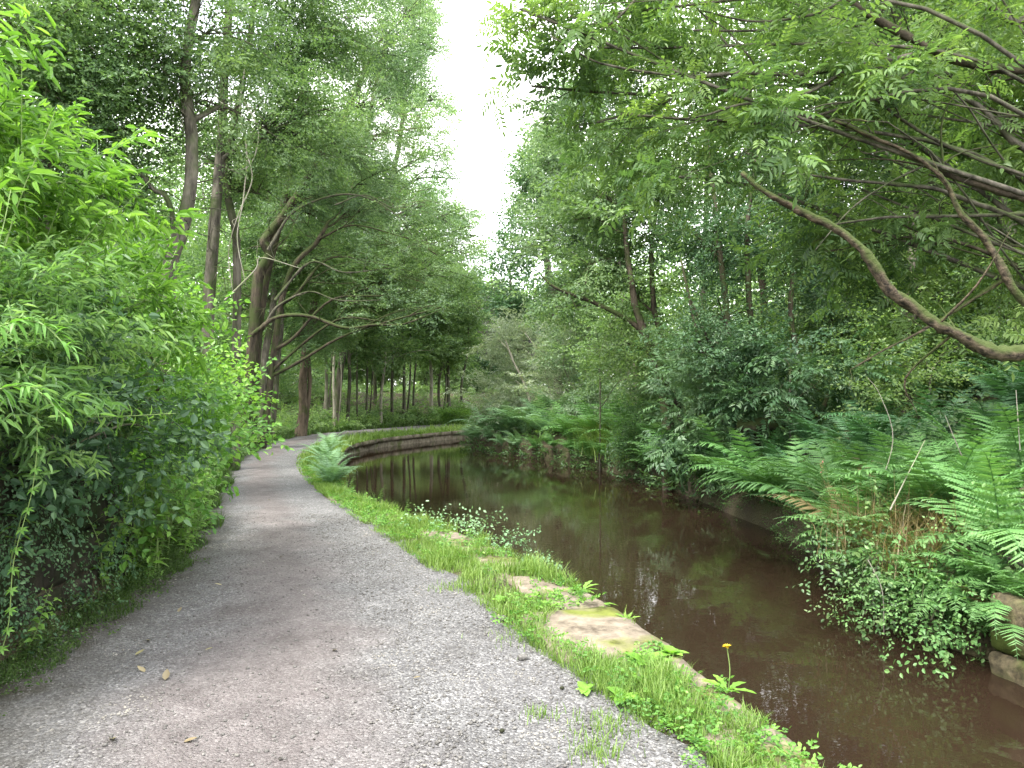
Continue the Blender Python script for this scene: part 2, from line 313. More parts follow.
def water_mat():
    m, t, N, Lk, b = nt('peaty water')
    tc = N.new('ShaderNodeTexCoord'); mp = N.new('ShaderNodeMapping'); mp.inputs['Rotation'].default_value = (0, 0, .35); mp.inputs['Scale'].default_value = (1, 1.6, 1); Lk.new(tc.outputs['Object'], mp.inputs['Vector'])
    n1 = N.new('ShaderNodeTexNoise'); n1.inputs['Scale'].default_value = 5; n1.inputs['Detail'].default_value = 3; Lk.new(mp.outputs[0], n1.inputs['Vector'])
    n2 = N.new('ShaderNodeTexNoise'); n2.inputs['Scale'].default_value = .7; Lk.new(tc.outputs['Object'], n2.inputs['Vector'])
    b.inputs['Base Color'].default_value = (.0165, .0102, .0066, 1); b.inputs['Roughness'].default_value = .0; b.inputs['IOR'].default_value = 1.33
    bp = N.new('ShaderNodeBump'); bp.inputs['Distance'].default_value = .02; bp.inputs['Strength'].default_value = .055; Lk.new(n1.outputs['Fac'], bp.inputs['Height'])
    Lk.new(bp.outputs[0], b.inputs['Normal']); return m
M['water'] = water_mat()
M['coping'] = rock_mat('buff sandstone', (.135, .115, .092), (.235, .203, .165), (.12, .14, .03), .14, 9)
M['kerb'] = rock_mat('grey kerb stone', (.17, .15, .12), (.31, .27, .22), (.10, .13, .04), .25, 6)
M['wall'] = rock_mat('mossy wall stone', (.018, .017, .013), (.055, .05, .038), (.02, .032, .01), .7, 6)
M['block'] = rock_mat('mossy sandstone', (.045, .04, .028), (.15, .125, .08), (.07, .095, .022), 1.0, 16)
M['pebble'] = rock_mat('loose gravel', (.09, .088, .087), (.19, .187, .185), (.3, .29, .27), .1, 40)

# ---------------------------------------------------------------- lines of the place (x as a function of y)
def curve(pts):
    p = catmull(pts, 12); return lambda y: np.interp(y, p[:, 1], p[:, 0])
PL = curve([(-2.55, 0), (-2.6, 2), (-2.7, 4), (-2.9, 6), (-3.2, 7.85), (-4.4, 11.6), (-5.9, 16.2), (-7.1, 21), (-8.0, 26), (-8.0, 30), (-7.0, 34), (-4.6, 39.5), (0, 45), (7, 51), (18, 58)])
PR = curve([(1.2, 0), (.95, 2), (.72, 3.3), (.46, 4), (.11, 4.8), (-.33, 5.93), (-1.15, 7.85), (-2.4, 10.6), (-3.9, 14.3), (-5.3, 18.7), (-6.2, 23.4), (-6.4, 27.0), (-5.5, 31.2), (-3, 36.6), (2, 42), (9, 47.6), (20, 55)])
BL = curve([(2.4, 0), (1.75, 2), (1.235, 3.26), (.91, 4.86), (.475, 6.2), (-.34, 8.1), (-1.43, 9.9), (-2.9, 12.8), (-4.3, 18.7), (-5.1, 23.4), (-5.0, 26.6), (-4.2, 29.6), (-1.7, 34.7), (3, 39.8), (10, 45), (21, 52)])
BR = curve([(4.6, 0), (4.2, 2), (3.9, 3.5), (3.6, 5.3), (3.3, 6.5), (3.75, 10.1), (3.6, 12.2), (3.1, 16.9), (1.5, 21.7), (-.5, 25.4), (-1.5, 28.5), (-.4, 31.0), (4, 34.5), (11, 39), (22, 46)])
WALL_END = 6.3
def hgt(x, y):
    x = np.asarray(x, float); y = np.asarray(y, float)
    pl, pr, bl, br = PL(y), PR(y), BL(y), BR(y)
    nz = .06 * np.sin(x * 1.7 + y * .9) + .05 * np.sin(x * .6 - y * 1.3 + 2) + .03 * np.sin(x * 3.1 + y * 2.7)
    e = pl - x; H = np.interp(y, [0, 7, 10, 16, 24, 34, 60], [1.75, 1.75, 1.45, .9, .45, .35, .6])
    wd = np.where(y < WALL_END, .42, 1.7)
    L = -.01 + (H) * sm((e - .28) / wd) + .13 * np.clip(e - 2, 0, 9) + np.where(e > .7, nz, 0)
    mid = -.025 + .04 * sm((x - pr) / .3)
    e2 = x - br
    R = -1.0 + 1.05 * sm((e2 + .25) / .35) + np.interp(e2, [0, 3, 8, 20, 200], [0, 1.35, 3.4, 5.5, 9]) * np.interp(y, [0, 14, 26, 60], [1, .85, .5, .4]) + np.where(e2 > .1, nz, 0)
    return np.where(x < pl, L, np.where(x < bl - .15, mid, np.where(x < br - .25, -1.0, R)))
WATER_Z = -.34
# ---------------------------------------------------------------- ground, path, water
xs = np.unique(np.round(np.concatenate([np.arange(-10, 9, .14), np.arange(-40, -10, 1.0), np.arange(9, 41, 1.0), np.linspace(-900, -40, 20), np.linspace(41, 900, 20)]), 3))
ys = np.unique(np.round(np.concatenate([np.arange(-2, 34, .15), np.arange(34, 60, .5), np.arange(60, 120, 3), np.linspace(120, 1500, 18), np.linspace(-300, -2, 12)]), 3))
gx, gy = np.meshgrid(xs, ys); gz = hgt(gx, gy)
mb = MB(); nx = len(xs); i = (np.arange(len(ys) - 1)[:, None] * nx + np.arange(nx - 1)[None]).ravel()
mb.add(np.stack([gx, gy, gz], -1).reshape(-1, 3), np.stack([i, i + 1, i + nx + 1, i + nx], -1))
tag(mb.build('ground', M['soil']), kind='structure')

yy = np.arange(.3, 54, .09); uu = np.linspace(0, 1, 25)
a_, b_ = PL(yy) - .32, PR(yy) + .12
wob = .05 * np.sin(yy * 3.1) + .04 * np.sin(yy * 7.7 + 1)
px_ = a_[:, None] * (1 - uu) + (b_ + wob)[:, None] * uu; py_ = np.repeat(yy[:, None], 25, 1)
pz_ = .012 + .022 * np.sin(math.pi * uu)[None] + .006 * np.sin(px_ * 5 + py_ * 3) + .005 * np.sin(px_ * 11 - py_ * 6)
mb = MB(); i = (np.arange(len(yy) - 1)[:, None] * 25 + np.arange(24)[None]).ravel()
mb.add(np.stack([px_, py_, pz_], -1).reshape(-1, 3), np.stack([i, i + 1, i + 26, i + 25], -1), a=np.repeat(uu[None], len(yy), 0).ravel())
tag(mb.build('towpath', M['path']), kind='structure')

yy = np.arange(-1, 52, .4); mb = MB(); n = len(yy)
L_, R_ = BL(yy) - .22, BR(yy) + .5
V = np.concatenate([np.stack([L_, yy, np.full(n, WATER_Z)], -1), np.stack([R_, yy, np.full(n, WATER_Z)], -1)])
i = np.arange(n - 1); mb.add(V, np.stack([i, i + n, i + n + 1, i + 1], -1))
tag(mb.build('water', M['water']), kind='structure')

def stone_block(mb, c, ax, L, Wd, Ht, rough=.02, seg=(8, 5, 3), a=.5, bev=.17):
    """an uneven, worn block: c = centre of the base, ax = direction of its length"""
    nx_, ny_, nz_ = seg; ax = np.array([ax[0], ax[1], 0.]) / math.hypot(ax[0], ax[1]); ay = np.array([-ax[1], ax[0], 0.])
    pts = {}; V = []; Q = []
    def vid(i, j, k):
        if (i, j, k) not in pts:
            p = np.array([i / nx_ - .5, j / ny_ - .5, k / nz_]) ; q = p * 2; q[2] = p[2] * 2 - 1
            r = np.array([L, Wd, Ht]) / 2; ed = sum(abs(abs(q[m]) - 1) < 1e-6 for m in range(3))
            w = c + ax * p[0] * L + ay * p[1] * Wd + np.array([0, 0, p[2] * Ht])
            if ed >= 2: w = w - (ax * np.sign(q[0]) * (abs(q[0]) > .99) + ay * np.sign(q[1]) * (abs(q[1]) > .99) + np.array([0, 0, np.sign(q[2]) * (abs(q[2]) > .99)])) * min(r) * bev * (ed - 1)
            nv = np.array(mnoise.noise_vector(Vector(w * 3.1))) * rough + np.array(mnoise.noise_vector(Vector(w * 13))) * rough * .6; nv[2] *= .3; w = w + nv
            pts[(i, j, k)] = len(V); V.append(w)
        return pts[(i, j, k)]
    for f, (A, B) in enumerate((((1, 2), 0), ((0, 2), 1), ((0, 1), 2))):
        for side in (0, 1):
            for u in range(seg[A[0]]):
                for v in range(seg[A[1]]):
                    q = []
                    for du, dv in ((0, 0), (1, 0), (1, 1), (0, 1)):
                        k = [0, 0, 0]; k[A[0]] = u + du; k[A[1]] = v + dv; k[B] = side * seg[B]; q.append(vid(*k))
                    if (side == 0) ^ (f == 1): q = q[::-1]
                    Q.append(q)
    mb.add(np.array(V), Q, a=a)

# canal wall under the coping: rough stone courses (one thing, courses in its mesh)
t = thing('canal_wall', 'low stone wall facing the canal under the coping stones of the towpath', 'wall', (float(BL(6)) - .1, 6, -1))
mb = MB(); yy = np.arange(1.5, 44, .22); zz = np.linspace(-1.0, -.145, 7)
V = np.array([[BL(y) - .05 + .02 * math.sin(y * 5 + k * 2) + .018 * mnoise.noise(Vector((y * 3, k * 1.7, 0))), y, z] for y in yy for k, z in enumerate(zz)])
B = np.array([[BL(y) - .4, y, -.145] for y in yy]); n = len(yy)
i = (np.arange(n - 1)[:, None] * 7 + np.arange(6)[None]).ravel(); mb.add(V, np.stack([i, i + 7, i + 8, i + 1], -1))
i = np.arange(n - 1); mb.add(np.vstack([V[6::7], B]), np.stack([i, i + 1, i + 1 + n, i + n], -1))
mb.build('masonry', M['kerb'], t, t.location)

# coping stones one by one along the edge
COP = ['pale coping stone at the water edge in the near bottom corner of the picture', 'pale coping stone between two rosettes of dandelion leaves at the water edge',
       'rough coping stone half under grass beside the yellow flower', 'short coping stone under the leafy weed clump beyond the yellow flower',
       'broad flat buff slab with a yellow moss corner, largest bare stone by the path', 'small cracked coping stone just beyond the broad flat slab',
       'coping stone with a dandelion growing at its water side beyond the broad slab', 'narrow coping stone among grass at the near side of the bramble clump',
       'coping stone under the spreading bramble clump on the towpath edge']
y = 1.9; k = 0
while y < 43:
    first = [.72, .75, .72, .68, 1.0, .5, .62, .7, .8]
    Ls = first[k] if k < 9 else (rng.uniform(.7, 1.2) if y < 12 else rng.uniform(1.2, 1.8))
    d = np.array([BL(y + .2) - BL(y - .2), .4]); d = d / np.linalg.norm(d); yc = y + d[1] * Ls / 2; ye = y + d[1] * Ls
    d = np.array([BL(ye) - BL(y), ye - y]); Wd = (.72 if k == 4 else rng.uniform(.36, .48)); c = np.array([BL(yc), yc]) + np.array([-d[1], d[0]]) / np.linalg.norm(d) * (Wd / 2 - .03 + rng.uniform(-.03, .03))
    mb = MB(); c3 = np.array([c[0], c[1], -.142]); Ht = rng.uniform(.16, .20) if k != 4 else .2
    if y > 20: Ht = .17
    stone_block(mb, c3, d, Ls * .975, Wd, Ht, .024, (14, 8, 4) if y < 9 else (4, 2, 2), bev=.07)
    o = mb.build('coping_stone', M['coping'] if y < 12 else M['kerb'], None, c3); o.location = c3
    if k < 9: tag(o, COP[k], 'coping stone', 'coping stones along the canal edge')
    elif y < 20: tag(o, 'worn coping stone hidden among ferns and grass on the inside of the bend', 'coping stone', 'coping stones under the bend ferns')
    else: tag(o, 'pale kerb stone in the line edging the far curve of the canal', 'coping stone', 'coping stones on the far curve')
    y = ye; k += 1

# old retaining wall at the left of the path
t = thing('stone_wall', 'dark damp stone wall overgrown with ferns at the left of the path', 'wall', (float(PL(4)) - .6, 4, 0))
mb = MB(); yq = .4
for row in range(6):
    y = .2 + rng.uniform(0, .3)
    while y < WALL_END + .1:
        L = rng.uniform(.3, .7); h0 = row * .295
        x0 = PL(y + L / 2) - .58 - row * .025 + rng.uniform(-.035, .035)
        d = np.array([PL(y + L) - PL(y), L]); stone_block(mb, np.array([x0, y + L / 2, h0 - .03]), d, L * .985, .5, .29, .02, (10, 5, 6), bev=.06)
        y += L
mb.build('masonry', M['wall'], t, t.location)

# mossy blocks on the right bank
for k, (z0, Ht, lab) in enumerate([(-.62, .43, 'lower mossy sandstone block standing in the water at the right edge'), (-.185, .40, 'upper mossy sandstone block on the bank at the right edge')]):
    mb = MB(); c3 = np.array([3.72 + k * .03, 5.0, z0]); stone_block(mb, c3, (.25, -1), .85, .62, Ht, .03, (18, 14, 9), bev=.09)
    o = mb.build('stone_block', M['block'], None, c3); o.location = c3; tag(o, lab, 'stone block', 'mossy blocks on the right bank')

# loose gravel on the path (uncountable)
pb = MB(); stone_block(pb, np.array([0, 0, -.5]), (1, 0), 1, 1, 1, .12, (2, 2, 2)); ptm = template(pb)
n = 24000; y = 2.6 + 7.5 * rng.random(n) ** 1.6; u = rng.random(n); edge = rng.random(n) < .55
u = np.where(edge, np.where(rng.random(n) < .45, u * .33, 1 - u * .36), u)
x = (PL(y) - .2) * (1 - u) + (PR(y) + .12) * u; s = np.clip(rng.lognormal(math.log(.0068), .45, n), .003, .02)
z = .012 + .022 * np.sin(math.pi * u) + .006 * np.sin(x * 5 + y * 3) + .005 * np.sin(x * 11 - y * 6)
q = frames(rand_dirs(n), rand_dirs(n)); q[:, 2, :] *= .7
mb = MB(); stamp(mb, ptm, q, np.stack([x, y, z + s * .2], -1), s)
tag(mb.build('loose_gravel', M['pebble']), 'loose grey gravel scattered over the path surface', 'gravel', kind='stuff')

# ---------------------------------------------------------------- grass
def blades(mb, x, y, z, h, w, lean=.45):
    n = len(x); az = rng.uniform(0, 2 * math.pi, n); f = np.stack([np.cos(az), np.sin(az)], -1); ln = h * rng.uniform(.1, lean * 2, n)
    sx, sy = -f[:, 1] * w / 2, f[:, 0] * w / 2
    def pt(s, k, wf): return np.stack([x + f[:, 0] * ln * s * s + sx * wf * k, y + f[:, 1] * ln * s * s + sy * wf * k, z + h * (s - .25 * s * s * np.minimum(1, ln / h * 1.2))], -1)
    V = np.stack([pt(0, -1, 1), pt(0, 1, 1), pt(.5, -1, .8), pt(.5, 1, .8), pt(1, 0, 0)], 1)
    o = (np.arange(n) * 5)[:, None]
    va = np.clip(rng.normal(.5, .2, n), 0, 1)
    mb.add(V.reshape(-1, 3), o + np.array([[0, 1, 3, 2]]), o + np.array([[2, 3, 4]]), np.repeat(va, 5))
mb = MB()
def verge(n, y0, y1, h, w, u0=.0, u1=1.0, dens=1.0):
    y = rng.uniform(y0, y1, n); u = rng.uniform(u0, u1, n); x = PR(y) * (1 - u) + (BL(y) + .03) * u
    pat = np.array([mnoise.noise(Vector((a * 1.6, b * 1.6, 3))) + .5 * mnoise.noise(Vector((a * 5, b * 5, 7))) for a, b in zip(x, y)])
    edge = u * (BL(y) - PR(y))                                      # metres from the path
    fromw = (1 - u) * (BL(y) - PR(y))
    keep = (pat + .5 * np.minimum(edge / .4, 1) - .45 * np.clip(1 - fromw / .3, 0, 1) > .02 - .25 * dens)
    bare = ((x - .52) / .30) ** 2 + ((y - 5.05) / .50) ** 2 < 1          # the broad flat slab stays bare
    keep &= ~bare
    p2 = np.array([mnoise.noise(Vector((a * 2.6, b * 2.6, 21))) for a, b in zip(x, y)]); keep &= (fromw > np.where(y < 4.4, .17, .42)) | (p2 > .12) | (y > 8.7); keep &= (p2 > -.33) | (rng.random(n) < .25)
    x, y, pat, fw = x[keep], y[keep], pat[keep], fromw[keep]; hh = h * rng.uniform(.3, 1.45, len(x)) * np.clip(1 + 1.3 * pat, .5, 1.6)
    blades(mb, x, y, np.where(fw < .42, .03, hgt(x, y) - .01), hh, w * rng.uniform(.7, 1.3, len(x)))
verge(17000, 2.8, 5, .085, .0055); verge(17000, 5, 9, .105, .0065); verge(13000, 9, 14, .085, .009, dens=1.6); verge(9000, 14, 26, .10, .015, dens=1.5); verge(4000, 26, 42, .2, .03, dens=1.6); verge(3500, 20, 42, .16, .03, .8, 1.08, dens=3)
# thin tufts creeping out onto the gravel
for (cx_, cy_, r, n) in ((.38, 3.35, .12, 160), (.15, 3.75, .07, 60), (.45, 3.6, .16, 260), (.05, 4.9, .2, 120), (-.5, 6.2, .16, 150)):
    a = rng.normal(size=(n, 2)) * r * .6; blades(mb, cx_ + a[:, 0], cy_ + a[:, 1], np.full(n, .02), rng.uniform(.02, .07, n), np.full(n, .005))
tag(mb.build('grass', M['grass']), 'bright green grass growing on the verge between path and canal', 'grass', kind='stuff')
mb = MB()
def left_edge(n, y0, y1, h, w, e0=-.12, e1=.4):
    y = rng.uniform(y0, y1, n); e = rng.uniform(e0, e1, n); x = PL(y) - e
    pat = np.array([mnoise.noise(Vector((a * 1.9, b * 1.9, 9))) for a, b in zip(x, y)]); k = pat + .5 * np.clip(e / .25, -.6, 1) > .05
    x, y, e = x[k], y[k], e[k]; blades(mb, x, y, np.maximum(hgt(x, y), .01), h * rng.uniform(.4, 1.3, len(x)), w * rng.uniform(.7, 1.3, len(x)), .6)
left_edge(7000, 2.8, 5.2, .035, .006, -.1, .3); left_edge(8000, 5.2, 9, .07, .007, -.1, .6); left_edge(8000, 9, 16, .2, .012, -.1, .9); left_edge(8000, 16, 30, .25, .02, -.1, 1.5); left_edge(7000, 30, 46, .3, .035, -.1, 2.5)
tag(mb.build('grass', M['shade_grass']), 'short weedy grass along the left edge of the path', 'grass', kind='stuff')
# ---------------------------------------------------------------- sprays and trees
S = {}
def sprays(key, fn, n=4): S[key] = [fn() for _ in range(n)]
L4 = leaf4(.55); L4n = leaf4(.32, .04, .2); L6 = leaf6(.36, .05, .2); L6o = leaf6(.62, .07, .12)
sprays('oval', lambda: spray(L4, .062, 6, .55, 6)); sprays('oval_mid', lambda: spray(L4, .085, 6, .65, 6)); sprays('oval_far', lambda: spray(L4, .14, 5, .9, 5))
sprays('narrow', lambda: spray(L4n, .085, 6, .6, 7)); sprays('narrow_far', lambda: spray(L4n, .13, 6, .8, 7))
sprays('ash', lambda: spray_pinnate(L6, rng.uniform(.06, .092), random.choice((5, 6, 7, 8)), rng.uniform(.4, .6)), 8); sprays('ash_far', lambda: spray_pinnate(leaf4(.4, .04, .2), .10, 7, .6))
sprays('round', lambda: spray(L6o, .055, 5, .45, 5)); sprays('bramble', lambda: spray(L6o, .06, 4, .5, 5, twig=True))
sprays('lance', lambda: spray(leaf6(.26, .05, .3), .10, 5, .4, 6, twig=True)); sprays('feather', lambda: spray(leaf6(.22, .05, .3), .07, 6, .35, 7, twig=True)); sprays('tiny', lambda: spray(L6o, .034, 5, .4, 6)); sprays('cover', lambda: spray(L6o, .075, 4, .4, 5)); sprays('cover_far', lambda: spray(L4, .15, 4, .7, 5))

def crown_stamp(mb, key, pos, dr, bias=0.0):
    pos = np.asarray(pos); dr = np.asarray(dr); vs_ = rng.integers(0, len(S[key]), len(pos)); sb = rng.uniform(-.16, .16, len(pos)) + bias
    for v, tm in enumerate(S[key]):
        k = vs_ == v
        if k.any(): stamp(mb, tm, frames(dr[k], np.array([0, 0, 1.0]) + rng.normal(size=(k.sum(), 3)) * .3), pos[k], rng.uniform(.65, 1.3, k.sum()), sb[k])

def lobe_fill(wood, leaf, key, c, r, cov, frm, r0, n_override=None, sub_r=.012, droop=.15, shell=.45, bias=0.0, leafw=.55, sides=4):
    """one mass of foliage: a limb from frm to the lobe centre, side branches to points through the lobe, leafy sprays along them"""
    c = np.asarray(c, float); r = np.broadcast_to(np.asarray(r, float), (3,)); tm = S[key][0]
    area = tm.nl * tm.la * leafw * .6 * .5
    n = n_override or int(cov * math.pi * r[0] * r[2] / area)
    dist = np.linalg.norm(c - frm); mid = frm * .45 + c * .55 + np.array([0, 0, .12 * dist]) + rng.normal(size=3) * .08 * dist
    limb = catmull([frm, frm * .75 + mid * .25 + rng.normal(size=3) * .03 * dist, mid, c + rng.normal(size=3) * .1 * r], 6)
    lr = np.linspace(r0, max(.008, r0 * .3), len(limb)); tube(wood, limb, lr, 6, jit=.08)
    per = 9; nb = max(3, n // per); pos = []; dr = []
    for b in range(nb):
        d = rand_dirs(1)[0]; d[2] = d[2] * .9 + .1
        tgt = c + d * r * rng.random() ** shell
        s = limb[int(rng.uniform(.45, 1) * (len(limb) - 1))]
        v = tgt - s; q = s + v * .5 + np.array([0, 0, .15 * np.linalg.norm(v)]) + rng.normal(size=3) * .1 * np.linalg.norm(v)
        br = catmull([s, q, tgt - np.array([0, 0, droop * .5])], 4)
        tube(wood, br, np.linspace(max(sub_r, r0 * .28), sub_r * .35, len(br)), sides, jit=.1)
        t = rng.uniform(.3, 1.02, per); idx = np.clip(t * (len(br) - 1), 0, len(br) - 1.001); i0 = idx.astype(int); f = (idx - i0)[:, None]
        p = br[i0] * (1 - f) + br[i0 + 1] * f + rng.normal(size=(per, 3)) * .14
        out = nrm(nrm(v)[None] * .8 + rng.normal(size=(per, 3)) * .65 + np.array([0, 0, -droop]))
        pos.append(p); dr.append(out)
    crown_stamp(leaf, key, np.concatenate(pos), np.concatenate(dr), bias + rng.uniform(-.2, .22))

def resample(pts, jit=.02):
    p = catmull(pts, 7); m = max(4, len(p) // 4); j = rng.normal(size=(m, 3)) * jit; j[0] = 0; t = np.linspace(0, m - 1, len(p))
    return p + np.stack([np.interp(t, np.arange(m), j[:, k]) for k in range(3)], -1)

def tree(name, label, cat, trunks, lobes, leaf, bark, key, group=None, branches=(), cov=2.0, base=None, wood='trunk', fol='crown', sub_r=.012, droop=.15, bias=0.0, shell=.45, foot=True, limbk=.7, twigs=0):
    """trunks: [(points, base radius, top radius)]; lobes: [(px, py, depth, radii[, cov factor])]; branches: extra modelled limbs, a part each"""
    polys = []
    for k, (pts, ra, rb) in enumerate(trunks):
        pts = [np.asarray(p, float) for p in pts]
        if foot: pts[0] = np.array([pts[0][0], pts[0][1], float(hgt(pts[0][0], pts[0][1])) - .12])
        p = resample(pts, ra * .3); polys.append((p, np.linspace(1, 0, len(p)) ** .8 * (ra - rb) + rb, ra))
    root = thing(name, label, cat, polys[0][0][0], group); org = polys[0][0][0]
    wd = []
    for p, rr, ra in polys:
        w = MB(); rr = rr.copy(); rr[:3] *= np.array([1.2, 1.1, 1.03]); tube(w, p, rr, 9 if ra > .05 else 6, jit=.07); wd.append(w)
    lf = MB()
    for lb in lobes:
        c = P(*lb[:3]) if len(lb[:3]) == 3 else lb[0]; r = lb[3]; f = lb[4] if len(lb) > 4 else 1
        best = None                                                 # nearest point of a trunk somewhat below the lobe
        for ti, (p, rr, ra) in enumerate(polys):
            dz = np.linalg.norm(p - c, axis=1) + 1.2 * np.clip(p[:, 2] - c[2] + .4 * np.linalg.norm((p - c)[:, :2], axis=1), 0, None); j = int(np.argmin(dz[2:])) + 2
            if best is None or dz[j] < best[0]: best = (dz[j], ti, p[min(j, len(p) - 1)], rr[min(j, len(p) - 1)])
        lobe_fill(wd[best[1]], lf, key, c, r, cov * f, best[2], max(.012, best[3] * limbk), sub_r=sub_r, droop=droop, bias=bias, shell=shell)
    for ti, (p, rr, ra) in enumerate(polys):                        # small bare side twigs
        for _ in range(twigs):
            j = int(rng.uniform(.12, .95) * len(p)); L = rng.uniform(.4, 1.1) * ra * 8; d = rand_dirs(1)[0] * [1, 1, .4] + [0, 0, .35]; q = p[j] + d * L * .5 + rng.normal(size=3) * .1 * L
            e = p[j] + d * L + rng.normal(size=3) * .2 * L; tw = catmull([p[j], q, e], 4); tube(wd[ti], tw, np.linspace(ra * .11, ra * .03, len(tw)), 4, jit=.1)
            for _k in range(2): s_ = tw[rng.integers(3, len(tw))]; tube(wd[ti], [s_, s_ + rng.normal(size=3) * L * .22, s_ + rng.normal(size=3) * L * .4], [ra * .06, ra * .045, ra * .025], 3)
    for w in wd: w.build(wood, bark, root, org)
    for (pts, ra, rb, *bm) in branches:
        w = MB(); p = resample(pts, ra * .3); kn = 1 + .16 * np.array([mnoise.noise(Vector(q * 9)) for q in p]) + .22 * np.array([mnoise.noise(Vector(q * 2.3)) for q in p]) + .12 * rng.uniform(-1, 1, len(p)) ** 3; tube(w, p, np.linspace(ra, rb, len(p)) * kn, 10, jit=.2); 
        for _ in range(3 if ra > .015 else 0):                      # side shoots of a limb
            s_ = p[rng.integers(len(p) // 4, len(p))]; L = rng.uniform(6, 22) * max(.02, ra); d = rand_dirs(1)[0] + [0, 0, .2]; tw = catmull([s_, s_ + d * L * .5, s_ + d * L + rng.normal(size=3) * L * .25], 5); tube(w, tw, np.linspace(ra * .22, .003, len(tw)), 4, jit=.1)
        w.build('branch', bm[0] if bm else bark, root, org)
    if lf.n: lf.build(fol, leaf, root, org, smooth=False)
    return root

def pl(d, *pp): return [P(a, b, d + (c[0] if c else 0)) for a, b, *c in pp]

# ---- left bank ------------------------------------------------------------
tree('oak_tree', 'dark tree behind the tall bright weeds in the upper left corner', 'tree',
     [(pl(10.5, (40, 330), (48, 240), (45, 150), (55, 40), (70, -80)), .14, .05)],
     [(20, 40, 10, (1.5, 1.5, 1.1)), (95, 95, 10.8, (1.3, 1.3, 1.0)), (60, 190, 10.8, (1.4, 1.2, .9)), (-40, 130, 10, (1.3, 1.2, 1.2)), (120, 10, 11, (1.2, 1.4, .9)), (60, -80, 10.5, (1.8, 1.8, 1.0), .6)],
     M['oak_leaf'], M['bark'], 'oval', 'trees of the left bank', cov=2.0, twigs=14)
tree('oak_tree', 'dark trunk leaning right then upright, first clear trunk beyond the weeds', 'tree',
     [(pl(11, (158, 330), (172, 275), (188, 225), (188, 150), (186, 80), (196, 0), (206, -110)), 0.115, 0.051), (pl(11, (168, 290), (175, 230), (150, 185), (120, 150), (95, 110)), 0.0425, 0.017)],
     [(150, 60, 11.2, (1.2, 1.2, .8), .7), (215, 30, 11, (1.1, 1.2, .7), .7), (240, 110, 11.6, (.9, 1.0, .7), .6), (130, 130, 11.5, (.9, .9, .6), .6), (200, -70, 11, (1.9, 1.9, 1.0), .6), (150, 190, 12, (.8, .8, .5), .5)],
     M['oak_leaf'], M['bark'], 'oval', 'trees of the left bank', cov=2.0, twigs=22)
tree('oak_tree', 'tall pair of dark trunks with pale dead vines hanging beside them', 'tree',
     [(pl(15.6, (208, 330), (214, 270), (219, 190), (224, 100), (231, 10), (236, -90)), 0.13, 0.0605), (pl(16.08, (235, 335), (236, 260), (228, 190), (238, 110), (250, 40), (262, -50)), 0.095, 0.0432)],
     [(270, 60, 15.96, (1.68, 1.68, 1.2)), (300, 130, 15.6, (1.56, 1.56, 1.08)), (215, 160, 16.56, (1.44, 1.44, 0.96), .6), (330, 40, 16.32, (1.56, 1.56, 1.2)), (255, 190, 16.56, (1.2, 1.2, 0.72), .7), (230, -70, 15.6, (2.64, 2.64, 1.44), .6), (290, -30, 16.2, (1.92, 2.16, 1.2), .8)],
     M['oak_leaf'], M['bark'], 'oval', 'trees of the left bank', cov=2.1, twigs=20,
     branches=[(pl(14.88, (246, 60), (240, 110), (247, 150), (243, 200), (237, 240), (246, 285)), 0.0168, 0.0072, M['dead_wood']), (pl(14.88, (240, 95), (258, 130), (250, 165), (228, 170)), 0.0144, 0.006, M['dead_wood']),
               (pl(14.88, (246, 150), (252, 180), (238, 215), (229, 250), (232, 290)), 0.0132, 0.006, M['dead_wood']), (pl(14.76, (210, 90), (225, 105), (240, 100), (262, 118)), 0.0144, 0.006, M['dead_wood']),
               (pl(14.76, (225, 300), (255, 270), (262, 258), (300, 268)), 0.0168, 0.0072, M['dead_wood'])])
tree('oak_tree', 'mossy tree leaning right with long bare branches reaching over the path', 'tree',
     [(pl(22.05, (243, 350), (255, 300), (266, 255), (270, 235), (300, 190), (345, 120), (370, 60)), 0.18, 0.06), (pl(22.34, (262, 330), (285, 285), (318, 240), (330, 222)), 0.10, 0.045), (pl(22.49, (250, 340), (262, 300), (285, 200), (300, 110), (310, 10), (320, -90)), 0.14, 0.06)],
     [(440, 308, 21.8, (.55, .5, .25), .7), (385, 322, 21.7, (.5, .4, .2), .4), (385, 296, 22, (.5, .4, .22), .6), (392, 265, 22, (.6, .5, .3), .6), (412, 238, 21.8, (.6, .5, .3), .6), (330, 150, 22.64, (2.21, 2.21, 1.47)), (380, 110, 23.23, (2.06, 2.06, 1.47), .27), (350, 55, 22.79, (2.35, 2.35, 1.47), .42), (310, 210, 23.23, (1.91, 1.76, 0.882), .8), (400, 60, 23.52, (1.76, 1.91, 1.32), .27), (395, 170, 23.52, (1.76, 1.76, 1.03), .27), (330, -40, 22.79, (3.38, 3.38, 1.62), .8), (365, 215, 24.25, (1.76, 1.76, 0.735), .7), (415, 5, 23.52, (1.62, 1.91, 1.32), .27)],
     M['alder_leaf'], M['bark_moss'], 'oval', 'trees of the left bank', cov=2.0, twigs=20,
     branches=[(pl(21.76, (252, 335), (275, 318), (310, 316), (345, 328), (375, 324), (410, 322), (448, 308)), 0.0662, 0.0147, M['bark_moss']), (pl(22.05, (262, 330), (280, 305), (310, 292), (340, 300), (385, 300)), 0.0441, 0.0103, M['bark']),
               (pl(22.05, (275, 300), (310, 262), (345, 272), (390, 268)), 0.0441, 0.0103, M['bark']), (pl(21.76, (268, 250), (290, 215), (325, 198), (362, 196), (395, 214), (412, 235)), 0.0441, 0.00882, M['bark']),
               (pl(21.76, (335, 205), (365, 195), (395, 208), (425, 202)), 0.0265, 0.00882, M['bark'])])
